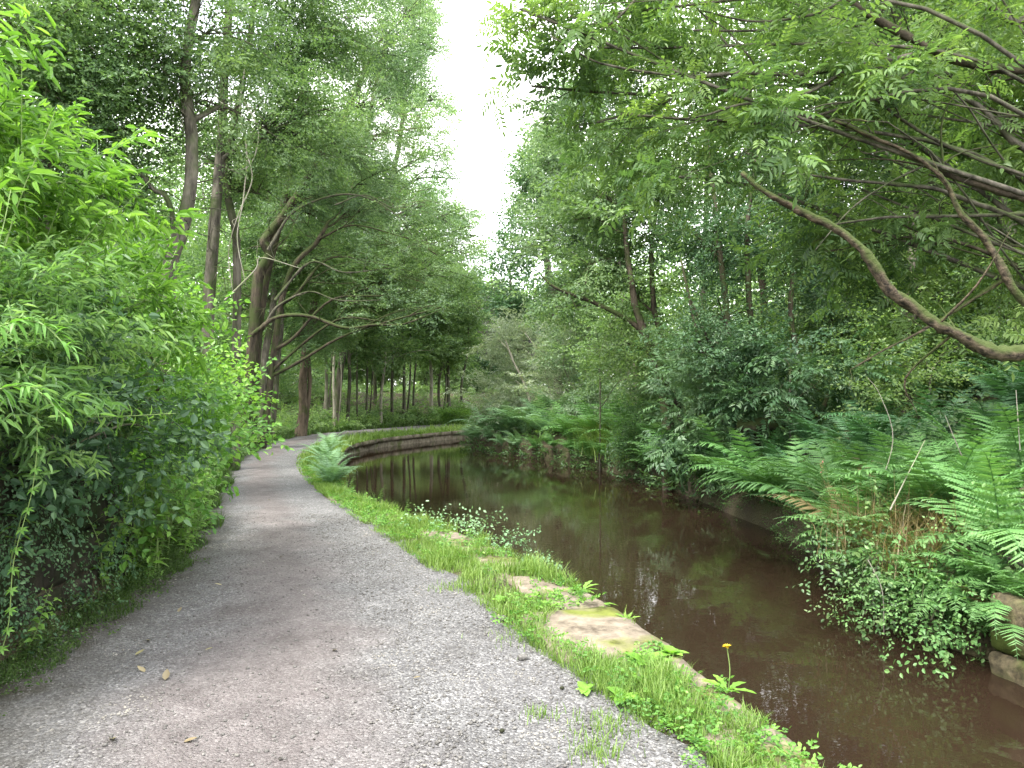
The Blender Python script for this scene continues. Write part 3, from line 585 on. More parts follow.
tree('oak_tree', 'dark double trunk in shade just left of the reddish trunk', 'tree',
     [(pl(25.84, (262, 425), (266, 370), (272, 310), (285, 220), (300, 110), (312, 20)), 0.143, 0.0506), (pl(26.25, (270, 428), (276, 370), (281, 310), (270, 220), (262, 150)), 0.101, 0.0422)],
     [(285, 250, 25.84, (2.58, 2.31, 1.36)), (330, 270, 26.52, (2.18, 2.04, 1.22)), (260, 300, 26.52, (2.04, 2.04, 1.09), .8), (300, 160, 26.52, (2.99, 2.72, 1.9)), (250, 200, 27.2, (2.45, 2.45, 1.63)), (320, 330, 27.2, (1.77, 1.77, 0.816), .8)],
     M['oak_leaf'], M['bark'], 'oval_mid', 'trees of the left bank', cov=2.1, twigs=20)
tree('oak_tree', 'stout reddish brown trunk leaning right at the outer side of the bend', 'tree',
     [(pl(29.11, (299, 432), (302, 395), (307, 350), (318, 290), (345, 210), (370, 120), (385, 40)), 0.185, 0.0528), (pl(29.25, (304, 420), (310, 380), (305, 330), (298, 280)), 0.088, 0.044)],
     [(360, 250, 29.11, (2.7, 2.56, 1.42)), (400, 215, 29.82, (2.41, 2.27, 1.42), .3), (385, 300, 30.53, (2.7, 2.56, 1.28)), (340, 330, 30.53, (2.27, 2.13, 0.852), .9), (380, 140, 29.82, (2.84, 2.84, 1.99), .3), (420, 130, 30.53, (1.99, 2.13, 1.85), .3), (430, 250, 31.24, (1.99, 1.99, 1.14), .3)],
     M['oak_leaf'], M['bark_red'], 'oval_mid', 'trees of the left bank', cov=2.0, twigs=20)
tree('alder_tree', 'lacy thin topped tree whose outer twigs show against the sky', 'tree',
     [(pl(34.5, (335, 425), (345, 350), (370, 260), (395, 160), (410, 60), (420, -40)), 0.168, 0.042)],
     [(420, 40, 33.75, (2.25, 2.25, 2.4), .5), (432, 100, 33.75, (1.95, 2.1, 1.65), .42), (440, 160, 34.5, (1.65, 1.8, 1.8), .36), (430, 210, 34.5, (1.95, 1.95, 1.5), .4), (465, 215, 35.25, (1.5, 1.65, 1.5), .3), (405, 0, 33.75, (2.55, 2.4, 1.8), .6), (400, 90, 34.5, (2.25, 2.25, 2.4), .8), (452, 265, 36, (2.1, 1.95, 1.2), .45), (440, -40, 34.5, (1.35, 1.8, 1.8), .5), (482, 235, 36, (1.05, 1.35, 1.05), .22), (462, 175, 35.25, (1.05, 1.35, 1.2), .22)],
     M['alder_leaf'], M['bark'], 'oval_mid', 'trees of the left bank', cov=1.9, twigs=20, sub_r=.03, shell=.6)
# the row of slender trunks on the far left bank, one thing each
ROW = [('slim upright trunk nearest the reddish leaning trunk in the far row', 335, 412, 34, 340, 250, 0.0616), ('grey twin stem in the far row behind the fern bend', 347, 413, 35, 343, 240, 0.0875),
       ('thin dark pole trunk leaning left in the far row', 357, 414, 36, 350, 250, 0.055), ('slender straight trunk in the shaded gap of the far row', 366, 412, 37, 370, 250, 0.0616),
       ('short trunk forked low, nearest to the path in the far row', 381, 430, 38, 384, 300, 0.0897), ('dark trunk curving right in the middle of the far row', 392, 415, 39.5, 402, 260, 0.0875),
       ('upright trunk with a hanging leafy branch in the far row', 404, 413, 40.5, 403, 250, 0.0897), ('thin pale trunk beside the lit grass of the far row', 413, 414, 41.5, 418, 270, 0.0616),
       ('low spreading trunk above the lit bank in the far row', 431, 413, 43, 425, 290, 0.112), ('leaning trunk right of the lit bank in the far row', 440, 414, 43.5, 455, 300, 0.0875),
       ('dark cluster trunk over the last bright bush', 449, 412, 44.5, 448, 280, 0.122), ('last slim trunk before the canal turns out of view', 462, 412, 46.5, 468, 300, 0.0897),
       ('faint trunk deep in the wood behind the row', 325, 408, 37, 322, 260, 0.0875), ('faint slanting trunk deep behind the middle of the row', 375, 408, 44, 380, 270, 0.112)]
for k, (lab, bx, by, d, tx, ty, r) in enumerate(ROW):
    mx_ = bx + (tx - bx) * .4 + rng.uniform(-5, 5); h_ = (by - ty)
    tr_ = [(pl(d, (bx, by + 14), (bx + rng.uniform(-2, 2), by - h_ * .25), (mx_, by - h_ * .55), (tx, ty)), r, r * .5)]
    if k % 3 == 0: tr_.append((pl(d + .2, (bx + 3, by + 14), (bx + 6, by - h_ * .3), (bx + rng.uniform(-8, 16), by - h_ * .7)), r * .6, r * .35))
    tree('alder_tree', lab, 'tree', tr_, [(tx + rng.uniform(-8, 8), ty + 10, d + .3, (2.6, 2.2, 1.6)), (tx + rng.uniform(-30, 30), ty + 50, d, (2.4, 2.1, 1.2), .8), (bx + rng.uniform(-25, 25), by - 60 - rng.uniform(0, 20), d + .8, (1.8, 1.8, .8), .55), (tx, ty - 60, d, (2.3, 2.3, 2.0), .8 if bx < 370 else .25)],
         M['oak_leaf'] if k % 3 else M['far_leaf'], M['bark'] if k % 4 else M['bark_pale'], 'oval_far', 'slender trees of the far left bank', cov=1.9, sub_r=.02)

# ---- right bank -----------------------------------------------------------
ash = tree('ash_tree', 'near ash spreading long branches from the right over the water', 'tree',
     [([np.array([7.6, 7.6, 0]), np.array([7.5, 7.6, 2.2]), np.array([7.1, 7.7, 4.2]), np.array([6.6, 7.8, 6.5]), np.array([6.2, 7.9, 9])], .22, .08)],
     [(585, 40, 7.6, (.75, .7, .45), .8), (640, 110, 7.4, (.7, .6, .35), .9), (700, 40, 7.6, (.9, .8, .5)), (760, 130, 7.4, (.75, .7, .4), .9), (820, 50, 7.5, (.9, .8, .5)), (900, 110, 7.8, (.8, .8, .45), .8), (960, 40, 7.6, (.9, .9, .5), .9),
      (680, 175, 7.2, (.5, .5, .25), .8), (600, 120, 7.8, (.5, .6, .3), .55), (570, 20, 7.6, (.3, .5, .3), .5), (520, 15, 7.6, (.22, .4, .25), .45), (535, 85, 7.7, (.2, .3, .2), .3), (860, 190, 8, (.7, .7, .3), .6), (980, 150, 8.3, (.7, .8, .4), .7), (640, -50, 7.5, (1.2, 1.2, .5), .4), (800, -60, 7.5, (1.4, 1.4, .5), .3), (960, -60, 7.5, (1.4, 1.4, .5), .3), (740, 85, 8, (1.0, .8, .4), .8)],
     M['ash_leaf'], M['bark'], 'ash', 'trees of the right bank', cov=1.6, sub_r=.009, droop=.25, limbk=.2,
     branches=[(pl(7.4, (1110, 60), (1024, 72), (960, 62), (905, 38), (850, 0), (800, -40)), .06, .022, M['bark_moss']), (pl(7.3, (935, 50), (880, 62), (800, 74), (740, 72), (680, 76), (600, 64), (552, 36)), .032, .007, M['bark']),
               (pl(7.5, (1090, -30), (1024, 20), (985, 0), (950, -40)), .05, .03, M['bark']), (pl(7.2, (850, 68), (800, 95), (740, 105), (690, 118), (640, 115)), .02, .005, M['bark']),
               (pl(7.6, (1120, 190), (1024, 148), (990, 118), (960, 90)), .045, .02, M['bark']), (pl(7.6, (940, 55), (900, 80), (860, 105), (800, 140), (755, 190)), .022, .006, M['bark']),
               (pl(7.4, (650, -20), (625, 12), (600, 30), (575, 32), (540, 14)), .016, .005, M['bark']), (pl(7.5, (860, -30), (830, 8), (760, 22), (700, 10)), .02, .006, M['bark'])])
tree('ash_tree', 'old tree at the right edge with a thick mossy dead limb drooping across', 'tree',
     [([np.array([6.4, 7.0, 0]), np.array([6.3, 7.0, 1.6]), np.array([6.1, 7.1, 2.6]), np.array([5.9, 7.2, 3.9]), np.array([5.6, 7.3, 5.2])], .2, .1)],
     [(1000, 260, 8, (.6, .6, .3), .5), (900, 240, 8.4, (.6, .6, .25), .4), (980, 90, 7.8, (.8, .8, .4), .6), (820, 250, 8.2, (.5, .5, .25), .35), (1060, 150, 7.8, (.8, .8, .5), .8)],
     M['ash_leaf'], M['bark_moss'], 'ash', 'trees of the right bank', cov=1.3, sub_r=.009, droop=.25, limbk=.2,
     branches=[(pl(6.7, (1110, 345), (1050, 350), (1000, 349), (962, 335), (925, 314), (890, 290), (862, 250), (836, 226), (795, 208), (765, 192), (742, 172)), .068, .022, M['bark_limb']),
               (pl(7.2, (1120, 270), (1060, 215), (1000, 190), (950, 174), (925, 160)), .055, .022, M['bark_moss']), (pl(7.3, (925, 162), (890, 150), (855, 130), (820, 112)), .035, .015, M['bark']),
               (pl(7.1, (1060, 330), (1015, 290), (985, 240), (955, 205), (930, 165), (880, 140), (835, 118)), .04, .012, M['bark_limb']), (pl(7.4, (1110, 250), (1040, 225), (985, 208), (940, 190), (880, 184), (830, 178), (760, 172)), .032, .009, M['bark']),
               (pl(7.4, (1060, 215), (1000, 216), (930, 217), (880, 218), (830, 224)), .026, .01, M['bark']), (pl(7.8, (1010, 275), (970, 300), (925, 330), (880, 352), (850, 368)), .022, .006, M['bark_limb']),
               (pl(7.2, (925, 165), (890, 182), (850, 210), (815, 250)), .010, .004, M['bark'])])
tree('hazel_tree', 'many stemmed tree leaning left over the water in the middle of the right bank', 'tree',
     [(pl(15.5, (668, 420), (662, 395), (650, 350), (638, 310), (630, 270), (625, 200)), .11, .04), (pl(15.7, (690, 425), (670, 380), (640, 330), (600, 305), (560, 290), (540, 275)), .075, .02), (pl(15.8, (672, 420), (668, 370), (655, 310), (650, 250), (662, 180)), .08, .03)],
     [(600, 200, 15.5, (1.3, 1.3, .9)), (640, 150, 15.5, (1.3, 1.3, .9)), (590, 260, 16, (1.2, 1.2, .7)), (560, 300, 16, (.8, .9, .5), .6), (660, 230, 16, (1.2, 1.2, .8)), (630, 300, 16.3, (1.1, 1.1, .6), .8), (690, 180, 16, (1.2, 1.2, .9), .5), (570, 215, 16.5, (.9, 1.0, .7), .8), (640, 350, 16.8, (1.2, 1.0, .5), .7)],
     M['oak_leaf'], M['bark_moss'], 'oval_mid', 'trees of the right bank', cov=1.9)
tree('hazel_tree', 'dense thicket of thin mossy stems rising behind the dark elder leaves', 'tree',
     [(pl(13.5, (760, 430), (748, 390), (730, 340), (722, 280), (715, 200), (705, 120)), .07, .03), (pl(13.6, (775, 430), (768, 380), (752, 320), (748, 240), (760, 150)), .07, .03), (pl(13.6, (785, 432), (765, 400), (735, 370), (712, 345), (690, 300)), .06, .02),
      (pl(13.7, (790, 430), (800, 380), (790, 310), (800, 230), (820, 150)), .06, .03), (pl(13.5, (780, 430), (740, 400), (728, 385), (700, 345), (680, 260)), .05, .02), (pl(13.8, (800, 432), (830, 390), (845, 330), (850, 250), (870, 180)), .05, .025)],
     [(700, 250, 13.8, (1.1, 1.1, .8)), (750, 230, 14, (1.1, 1.1, .8), .5), (720, 320, 13.8, (.9, .9, .6), .9), (800, 270, 14, (1.1, 1.1, .7), .9), (690, 350, 13.6, (.9, .9, .5), 1.0), (760, 350, 13.2, (.8, .8, .45), .9), (830, 330, 14, (1.1, 1, .6), .8), (740, 150, 13.8, (1.2, 1.2, .9), .4), (820, 190, 14, (1.2, 1.2, .8), .9), (880, 260, 14.3, (1.1, 1.1, .7), .7)],
     M['dark_leaf'], M['bark_moss'], 'oval', 'trees of the right bank', cov=1.9)
tree('alder_tree', 'tall full alder standing on the right bank where the sky gap begins', 'tree',
     [(pl(23, (640, 400), (632, 330), (615, 240), (600, 150), (590, 60)), .2, .06)],
     [(560, 170, 23, (1.6, 1.7, 1.3)), (590, 110, 23, (1.7, 1.7, 1.4)), (548, 235, 23.3, (1.4, 1.5, 1.1)), (600, 220, 23, (1.7, 1.7, 1.2)), (545, 120, 23.5, (1.0, 1.1, .9), .7), (640, 160, 23, (1.8, 1.8, 1.5), .55), (570, 300, 24, (1.5, 1.4, .8), .8), (620, 60, 23, (1.8, 1.8, 1.4)), (680, 100, 23, (2, 2, 1.5), .45), (610, 330, 24, (1.6, 1.4, .7), .8)],
     M['alder_leaf'], M['bark'], 'oval_mid', 'trees of the right bank', cov=2.1)
tree('alder_tree', 'dark tree forming the left outline of the right wood against the sky', 'tree',
     [(pl(31, (560, 400), (556, 330), (545, 260), (540, 190), (545, 120)), .2, .06)],
     [(530, 190, 31, (1.5, 1.6, 1.4)), (522, 250, 31, (1.5, 1.6, 1.2)), (548, 130, 31, (1.3, 1.4, 1.3)), (520, 300, 31.5, (1.7, 1.6, 1.1)), (560, 200, 31.5, (2, 2, 2)), (548, 320, 31.5, (1.8, 1.7, 1.0)), (536, 160, 31, (1.0, 1.2, .9), .7)],
     M['dark_leaf'], M['bark'], 'oval_far', 'trees of the right bank', cov=2.2, bias=.15)
tree('birch_tree', 'slender birch with a pale trunk half hidden behind grey willow leaves', 'tree',
     [(pl(24.5, (600, 420), (594, 385), (590, 350), (587, 310), (582, 260)), .085, .04)], [(580, 260, 25, (1.2, 1.2, .8), .8), (600, 300, 25.5, (1.2, 1.2, .6), .6)],
     M['alder_leaf'], M['bark_pale'], 'oval_mid', 'trees of the right bank', cov=1.6)
tree('dusky_tree', 'dusky grey purple leaved tree in the gap above the willows', 'tree',
     [(pl(40, (520, 410), (518, 360), (512, 310), (510, 270)), .16, .05)], [(512, 310, 40, (1.8, 1.6, 1.4), .8), (535, 340, 40, (1.8, 1.6, 1.3), .8), (500, 350, 40, (1.4, 1.4, 1.0), .7)],
     M['copper_leaf'], M['bark'], 'oval_far', None, cov=1.7)
for lab, lobes, st in [('big grey leaved willow bush leaning over the far water', [(505, 375, 27, (1.0, 1.0, .8)), (530, 350, 27, (1.1, 1.0, .9)), (545, 395, 26.5, (1.1, 1.0, .6)), (515, 405, 26.6, (1.0, .9, .5)), (492, 400, 27.5, (.9, .8, .6)), (500, 345, 27.6, (.9, .9, .7)), (520, 330, 27.8, (.9, .9, .6)), (520, 385, 26.2, (1.1, .8, .7))], [(540, 430), (528, 395), (515, 365), (505, 340)]),
                       ('grey willow bush behind the pale birch trunk', [(570, 370, 25.5, (1.0, 1, .8)), (560, 335, 26, (1.0, 1, .7)), (600, 385, 25, (1.0, .9, .7)), (575, 410, 24.5, (1.1, .9, .5)), (620, 360, 25.5, (.9, .9, .7), .8), (560, 385, 24.6, (1.1, .9, .7)), (590, 350, 25, (1.0, .9, .7))], [(585, 430), (580, 395), (570, 365), (560, 325)])]:
    tree('willow_bush', lab, 'bush', [(pl(26, *st), .06, .02), (pl(26.2, (st[0][0] + 12, 430), (st[1][0] + 22, 395), (st[2][0] + 25, 350)), .05, .02)], lobes, M['pale_leaf'], M['bark_pale'], 'narrow_far', 'willow bushes on the right bank', cov=2.4, wood='stem', fol='foliage', sub_r=.005)
# wood rising behind the right bank: one thing each
UP = [('straight trunk high on the right slope behind the dead limb', 905, 330, 13, 900, 60, .10), ('leaning dark trunk on the slope between the long bare branches', 950, 330, 14, 935, 60, .12), ('thick trunk in the upper right gap of pale light', 1010, 330, 13.5, 985, 40, .17),
      ('forked trunk on the slope above the dark thicket', 860, 350, 16, 865, 80, .11), ('slim trunk on the slope left of the forked trunk', 815, 360, 18, 820, 90, .10), ('trunk deep behind the thicket of thin stems', 760, 370, 20, 755, 90, .12),
      ('shaded trunk rising behind the many stemmed leaning tree', 700, 385, 21, 705, 90, .12), ('far trunk high on the right slope under bright leaves', 980, 300, 19, 990, 40, .14)]
for k, (lab, bx, by, d, tx, ty, r) in enumerate(UP):
    tr_ = [(pl(d, (bx, by + 40), (bx + 4, by - 60), ((bx + tx) / 2 + rng.uniform(-8, 8), (by + ty) / 2), (tx, ty)), r, r * .4)]
    if k in (1, 3, 4): tr_.append((pl(d, (bx, by + 20), (bx - 6, by - 80), (bx - 30, by - 150), (bx - 45, by - 230)), r * .6, r * .3))
    tree('sycamore_tree', lab, 'tree', tr_, [(tx + rng.uniform(-40, 40), ty + 30, d, (1.9, 1.7, 1.0)), (tx + rng.uniform(-60, 60), ty + 110, d + .4, (1.8, 1.6, .9), .8), (tx, ty - 60, d, (2.2, 2.2, 1.2), .8), (bx + rng.uniform(-30, 30), by - 110, d + .6, (1.6, 1.5, .7), .9), (bx + rng.uniform(-30, 30), by - 30, d + .3, (1.6, 1.4, .7), .9), (bx + rng.uniform(-50, 50), by + 25, d + .9, (1.5, 1.3, .5), .8)],
         M['oak_leaf'] if k % 2 else M['ash_leaf'], M['bark_moss'] if k % 2 else M['bark'], 'oval_mid' if d < 17 else 'oval_far', 'trees on the right slope', cov=1.8)
# far trees closing the view
FAR = [('pale green tree closing the canal view at its centre', 470, 300, 56, M['far_leaf'], 2.7), ('round far tree low in the centre left of the willows', 445, 330, 53, M['far_leaf'], 2.4), ('dark far tree at the canal turning behind the willows', 480, 360, 55, M['dark_leaf'], 2.4),
       ('tall far tree left of the sky gap', 425, 270, 59, M['alder_leaf'], 3.3), ('light far tree at the foot of the sky gap', 497, 305, 63, M['far_leaf'], 2.7), ('broad far tree behind the slender row', 380, 290, 61, M['far_leaf'], 3.5), ('far tree filling the gap behind the leaning reddish trunk', 330, 300, 57, M['oak_leaf'], 3.5),
       ('low far bush under the centre trees at the water end', 455, 385, 57, M['far_leaf'], 1.8)]
for lab, cx_, cy_, d, ml, r in FAR:
    tree('far_tree', lab, 'tree', [(pl(d, (cx_ + 4, 420), (cx_, 370), (cx_ - 2, cy_)), .16, .06)], [(cx_, cy_, d, (r, r * .9, r * .8)), (cx_ - r * 9, cy_ + 40, d, (r * .8, r * .8, r * .7), .9), (cx_ + r * 7, cy_ + 50, d - .6, (r * .8, r * .8, r * .8), .9), (cx_ + 3, cy_ + 80, d - 1, (r, r * .8, r * .6), .9)],
         ml, M['bark'], 'oval_far', 'far trees at the canal turning', cov=2.0, sub_r=.03)
# far-off wood: one mass each side and straight on
mb = MB(); N_ = 14000
ang = rng.uniform(-1.05, 1.05, N_); dist = rng.uniform(68, 92, N_); x = np.sin(ang) * dist; y = np.cos(ang) * dist
top = np.interp(np.degrees(ang), [-60, -12, -5, -1.5, 1.5, 6, 60], [18, 16, 12, 9.5, 9.5, 14, 20]); z = hgt(x, y) + top * rng.random(N_) ** 1.25
k = np.repeat(np.arange(4), 0)
for v, tm in enumerate(S['oval_far']):
    s = np.arange(v, N_, 4); stamp(mb, tm, frames(rand_dirs(len(s)), np.array([0, 0, 1.]) + rng.normal(size=(len(s), 3)) * .3), np.stack([x, y, z], -1)[s], rng.uniform(2.6, 3.8, len(s)), rng.uniform(-.25, .25, len(s)))
tag(mb.build('far_woodland', M['far_leaf'], smooth=False), 'far woodland closing the view beyond the canal bend', 'woodland', kind='stuff')
# wood behind the first trees of both sides
for nm, lab, x0, x1, y0, y1, zt, ml, n in [('woodland', 'mass of leaves deep in the wood on the left bank', -26, -11, 9, 48, 14, 'oak_leaf', 9000), ('woodland', 'mass of leaves deep in the wood on the right slope', 10.5, 26, 10, 44, 7, 'oak_leaf', 7500)]:
    mb = MB(); x = rng.uniform(x0, x1, n); y = rng.uniform(y0, y1, n)
    cl = np.array([mnoise.noise(Vector((a * .35, b * .35, c))) for a, b, c in zip(x, y, rng.uniform(0, 2, n))]); z = hgt(x, y) + zt * rng.random(n) ** 1.4
    ok = (PL(y) - x > 6) if x1 < 0 else (x - BR(y) > 5.5); x, y, z = x[ok], y[ok], z[ok]
    for v, tm in enumerate(S['oval_far']):
        s = np.arange(v, len(x), 4); stamp(mb, tm, frames(rand_dirs(len(s)), np.array([0, 0, 1.]) + rng.normal(size=(len(s), 3)) * .3), np.stack([x, y, z], -1)[s], rng.uniform(1.0, 1.6, len(s)), rng.uniform(-.25, .25, len(s)))
    tag(mb.build(nm, M[ml], smooth=False), lab, 'woodland', kind='stuff')
# ---------------------------------------------------------------- undergrowth (uncountable ground cover)
def cover(label, mat, key, xs_, ys_, scale=1.0, zl=0.05, zh=.35, bias=0.0):
    mb = MB(); n = len(xs_); z = hgt(xs_, ys_) + rng.uniform(zl, zh, n)
    pos = np.stack([xs_, ys_, z], -1); d = rand_dirs(n); d[:, 2] = np.abs(d[:, 2]) * .5
    vs_ = rng.integers(0, len(S[key]), n)
    for v, tm in enumerate(S[key]):
        k = vs_ == v; stamp(mb, tm, frames(d[k], np.array([0, 0, 1.]) + rng.normal(size=(k.sum(), 3)) * .35), pos[k], scale * rng.uniform(.7, 1.3, k.sum()), rng.uniform(-.25, .25, k.sum()) + bias)
    return tag(mb.build('undergrowth', mat, smooth=False), label, 'undergrowth', kind='stuff')
n = 2300; y = 3.5 + 17 * rng.random(n) ** 1.3; e = rng.uniform(.0, 6.5, n); cover('low dark leafy undergrowth on the right slope', M['bramble'], 'cover', BR(y) + e, y, .8, -.1, .12)
n = 2000; y = rng.uniform(14, 40, n); e = rng.uniform(.7, 7, n); cover('leafy undergrowth on the far right bank', M['bramble'], 'cover_far', BR(y) + e, y, .7, .0, .3)
n = 1500; y = rng.uniform(6.3, 20, n); e = rng.uniform(.6, 6, n); cover('leafy undergrowth between the trunks of the left bank', M['nettle_leaf'], 'cover', PL(y) - e, y, 1.15, .02, .45)
n = 4200; y = rng.uniform(18, 58, n); e = .4 + 26 * rng.random(n) ** 1.8; cover('bright low undergrowth beneath the far row of trunks', M['far_leaf'], 'cover_far', PL(y) - e, y, .7, .0, .4)
n = 900; y = rng.uniform(1.5, 6.5, n); e = rng.uniform(.5, 4, n); cover('shaded leafy cover on top of the old stone wall', M['bramble'], 'cover', PL(y) - e, y, 1.0, .02, .45)
n = 160; y = rng.uniform(3.2, 20, n); cover('trailing leaves hanging down the right bank to the water', M['bramble'], 'cover', BR(y) + rng.uniform(-.18, .1, n), y, .45, -.25, .1)
n = 280; y = rng.uniform(5.2, 14.5, n); cover('small creeping leaves covering the foot of the right bank', M['fern'], 'tiny', BR(y) + rng.uniform(-.16, .12, n), y, .8, -.3, .1)
n = 420; y = rng.uniform(14, 33, n); cover('leaves hanging down the far right bank to the water', M['bramble'], 'cover_far', BR(y) + rng.uniform(-.15, .1, n), y, .6, -.35, .05)

# ---------------------------------------------------------------- ferns
def pinna(nseg=9):
    V = []; T = []
    for i in range(nseg):
        s0, s1 = i / nseg, (i + 1) / nseg; hw = .115 * (1 - s0) ** .8 * (1 if i else .85) + .012
        for sg in (-1, 1):
            b = len(V); V += [(0, s0, 0), (0, s1, -.1 * s1 * s1), (sg * hw, s0 + .55 / nseg + hw * .35, -.02 - .1 * s0 * s0), (sg * hw * .75, s0 + hw * .1, -.03)]
            T += [(b, b + 1, b + 2), (b, b + 2, b + 3)] if sg < 0 else [(b, b + 2, b + 1), (b, b + 3, b + 2)]
    return Tm(V, None, T)
PIN = pinna(); PINF = pinna(5)
def frond_mesh(mat, L=1.0, arch=1.1, pairs=24, width=.2, el0=1.15, pin=PIN):
    mb = MB(); n = 40; s = np.linspace(0, 1, n); el = el0 - arch * s ** 1.3 - .25 * s ** 4; step = L / (n - 1)
    yv = np.concatenate([[0], np.cumsum(np.cos(el[:-1]) * step)]); zv = np.concatenate([[0], np.cumsum(np.sin(el[:-1]) * step)])
    side = rng.uniform(-.08, .08) * s ** 2 * L; R = np.stack([side, yv, zv], -1)
    tube(mb, R[::3], np.linspace(.005, .0015, len(R[::3])), 4, .1)
    tan = nrm(np.gradient(R, axis=0)); pos = []; dr = []; up = []; sc = []
    for i in range(pairs):
        t = .16 + .83 * i / pairs; j = min(n - 1, int(t * (n - 1))); ln = width * L * (min(1, ((t - .08) / .2)) ** .8) * (1 - ((t - .3) / .72) ** 1.5 if t > .3 else 1)
        for sg in (-1, 1):
            nn = np.array([0, -math.sin(el[j]), math.cos(el[j])])
            pos.append(R[j] + tan[j] * sg * .006); dr.append(np.array([sg, 0, 0]) + tan[j] * (.25 + .35 * t) - nn * .12 + rng.normal(size=3) * .05); up.append(nn + rng.normal(size=3) * .1); sc.append(max(.012, ln))
    stamp(mb, pin, frames(np.array(dr), np.array(up)), np.array(pos), np.array(sc), rng.uniform(-.12, .12, len(pos)) + .25 * (np.arange(len(pos)) / len(pos)) - .1)
    return mb.mesh('frond', mat, smooth=False)
FR = {}
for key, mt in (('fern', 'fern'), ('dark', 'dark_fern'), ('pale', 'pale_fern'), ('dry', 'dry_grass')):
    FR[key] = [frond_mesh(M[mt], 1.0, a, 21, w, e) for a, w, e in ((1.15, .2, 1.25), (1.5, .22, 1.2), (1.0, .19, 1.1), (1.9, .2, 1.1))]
    FR[key + '_far'] = [frond_mesh(M[mt], 1.0, a, 17, w, e, PINF) for a, w, e in ((1.2, .2, 1.2), (1.7, .22, 1.1))]
def fern(label, x, y, size, nfr, key='fern', group=None, az=None, spread=math.pi, z=None, tilt=0.0):
    z = float(hgt(x, y)) - .02 if z is None else z
    t = thing('fern', label, 'fern', (x, y, z), group)
    for i in range(nfr):
        o = link('frond', random.choice(FR[key] if rng.random() > .012 or 'far' in key else FR['dry']), t); a = (2 * math.pi * i / nfr if az is None else az + spread * (i / max(1, nfr - 1) - .5) * 2) + rng.uniform(-.25, .25)
        o.rotation_euler = (rng.uniform(-.3, .3) - tilt, rng.uniform(-.15, .15), a); o.scale = (size * rng.uniform(.7, 1.15),) * 3; o.location = (rng.uniform(-.05, .05), rng.uniform(-.05, .05), 0)
    return t
def fx(px, d): return (px - 512) / F * d
G = 'ferns on the right bank'
RF = [('large bright fern arching over the water below the pinkish flower', 812, 8.3, 1.1, 14, 'fern'), ('fern with long fronds drooping to the water under the large bright fern', 842, 7.2, .85, 11, 'fern'),
      ('bright fern overhanging the water left of the large arching fern', 755, 10.2, 1.0, 12, 'fern'), ('fern low at the waterline left of the bright overhanging fern', 716, 11.8, .8, 10, 'fern'),
      ('broad bright fern at the right edge above the mossy blocks', 1000, 6.0, 1.0, 13, 'fern'), ('fern spreading left from the right edge below the shaded slope', 945, 7.0, .95, 12, 'fern'),
      ('small fresh fern hanging over the water below the dry stems', 906, 5.75, .42, 10, 'fern'), ('short fern beside the dead stems just above the water', 938, 5.55, .42, 10, 'fern'), ('low fern tuft touching the mossy blocks', 982, 5.25, .45, 10, 'fern'),
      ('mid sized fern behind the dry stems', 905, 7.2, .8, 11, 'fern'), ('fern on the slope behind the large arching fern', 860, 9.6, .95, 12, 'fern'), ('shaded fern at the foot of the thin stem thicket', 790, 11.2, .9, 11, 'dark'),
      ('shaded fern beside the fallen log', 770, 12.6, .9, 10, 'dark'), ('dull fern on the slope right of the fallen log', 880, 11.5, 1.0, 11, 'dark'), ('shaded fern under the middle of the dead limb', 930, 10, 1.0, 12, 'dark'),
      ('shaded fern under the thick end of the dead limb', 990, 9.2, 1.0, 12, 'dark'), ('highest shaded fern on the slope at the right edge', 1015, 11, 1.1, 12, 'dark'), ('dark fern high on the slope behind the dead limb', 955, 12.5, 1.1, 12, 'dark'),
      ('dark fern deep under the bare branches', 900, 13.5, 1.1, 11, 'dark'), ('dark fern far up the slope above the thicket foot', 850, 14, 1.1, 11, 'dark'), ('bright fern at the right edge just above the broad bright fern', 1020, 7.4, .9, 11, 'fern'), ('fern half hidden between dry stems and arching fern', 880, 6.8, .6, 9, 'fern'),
      ('fern on the slope above the spreading right edge fern', 965, 8.2, .9, 11, 'fern'), ('small fern leaning out from the bank at the centre right', 700, 13.2, .8, 10, 'fern')]
for lab, px, d, sz, nf, ky in RF:
    x = max(fx(px, d), float(BR(d)) + .06); fern(lab, x, d, sz * 1.3, nf + 3, ky, G)
RF2 = [('arching fern directly behind the dry straw coloured grass', 850, 7.6, .95, 'fern'), ('upright bright fern in the middle of the right bank fern slope', 895, 8.0, .9, 'fern'), ('fern tips showing over the broad bright fern at the right', 985, 6.6, .9, 'fern'), ('fern rising behind the spreading right edge fern', 940, 7.8, .9, 'fern'),
       ('fern dipping to the water between two arching ferns', 778, 9.2, .85, 'fern'), ('fern behind the overhanging ferns near the dead stem', 830, 9.2, .95, 'fern'), ('fern with raised tips left of the pale dead stem', 845, 8.6, .9, 'fern'), ('fern low at the bank foot near the elder', 738, 11.0, .75, 'fern'),
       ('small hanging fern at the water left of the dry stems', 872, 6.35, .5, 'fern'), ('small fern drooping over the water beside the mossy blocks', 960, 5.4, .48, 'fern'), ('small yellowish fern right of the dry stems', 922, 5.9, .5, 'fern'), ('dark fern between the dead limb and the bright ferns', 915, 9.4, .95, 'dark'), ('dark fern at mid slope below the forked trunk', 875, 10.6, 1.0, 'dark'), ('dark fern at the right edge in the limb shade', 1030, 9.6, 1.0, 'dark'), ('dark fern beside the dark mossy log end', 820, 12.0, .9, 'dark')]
for lab, px, d, sz, ky in RF2:
    x = max(fx(px, d), float(BR(d)) + .03); fern(lab, x, d, sz * 1.2, 14, ky, G, z=float(hgt(x, d)) + .05)
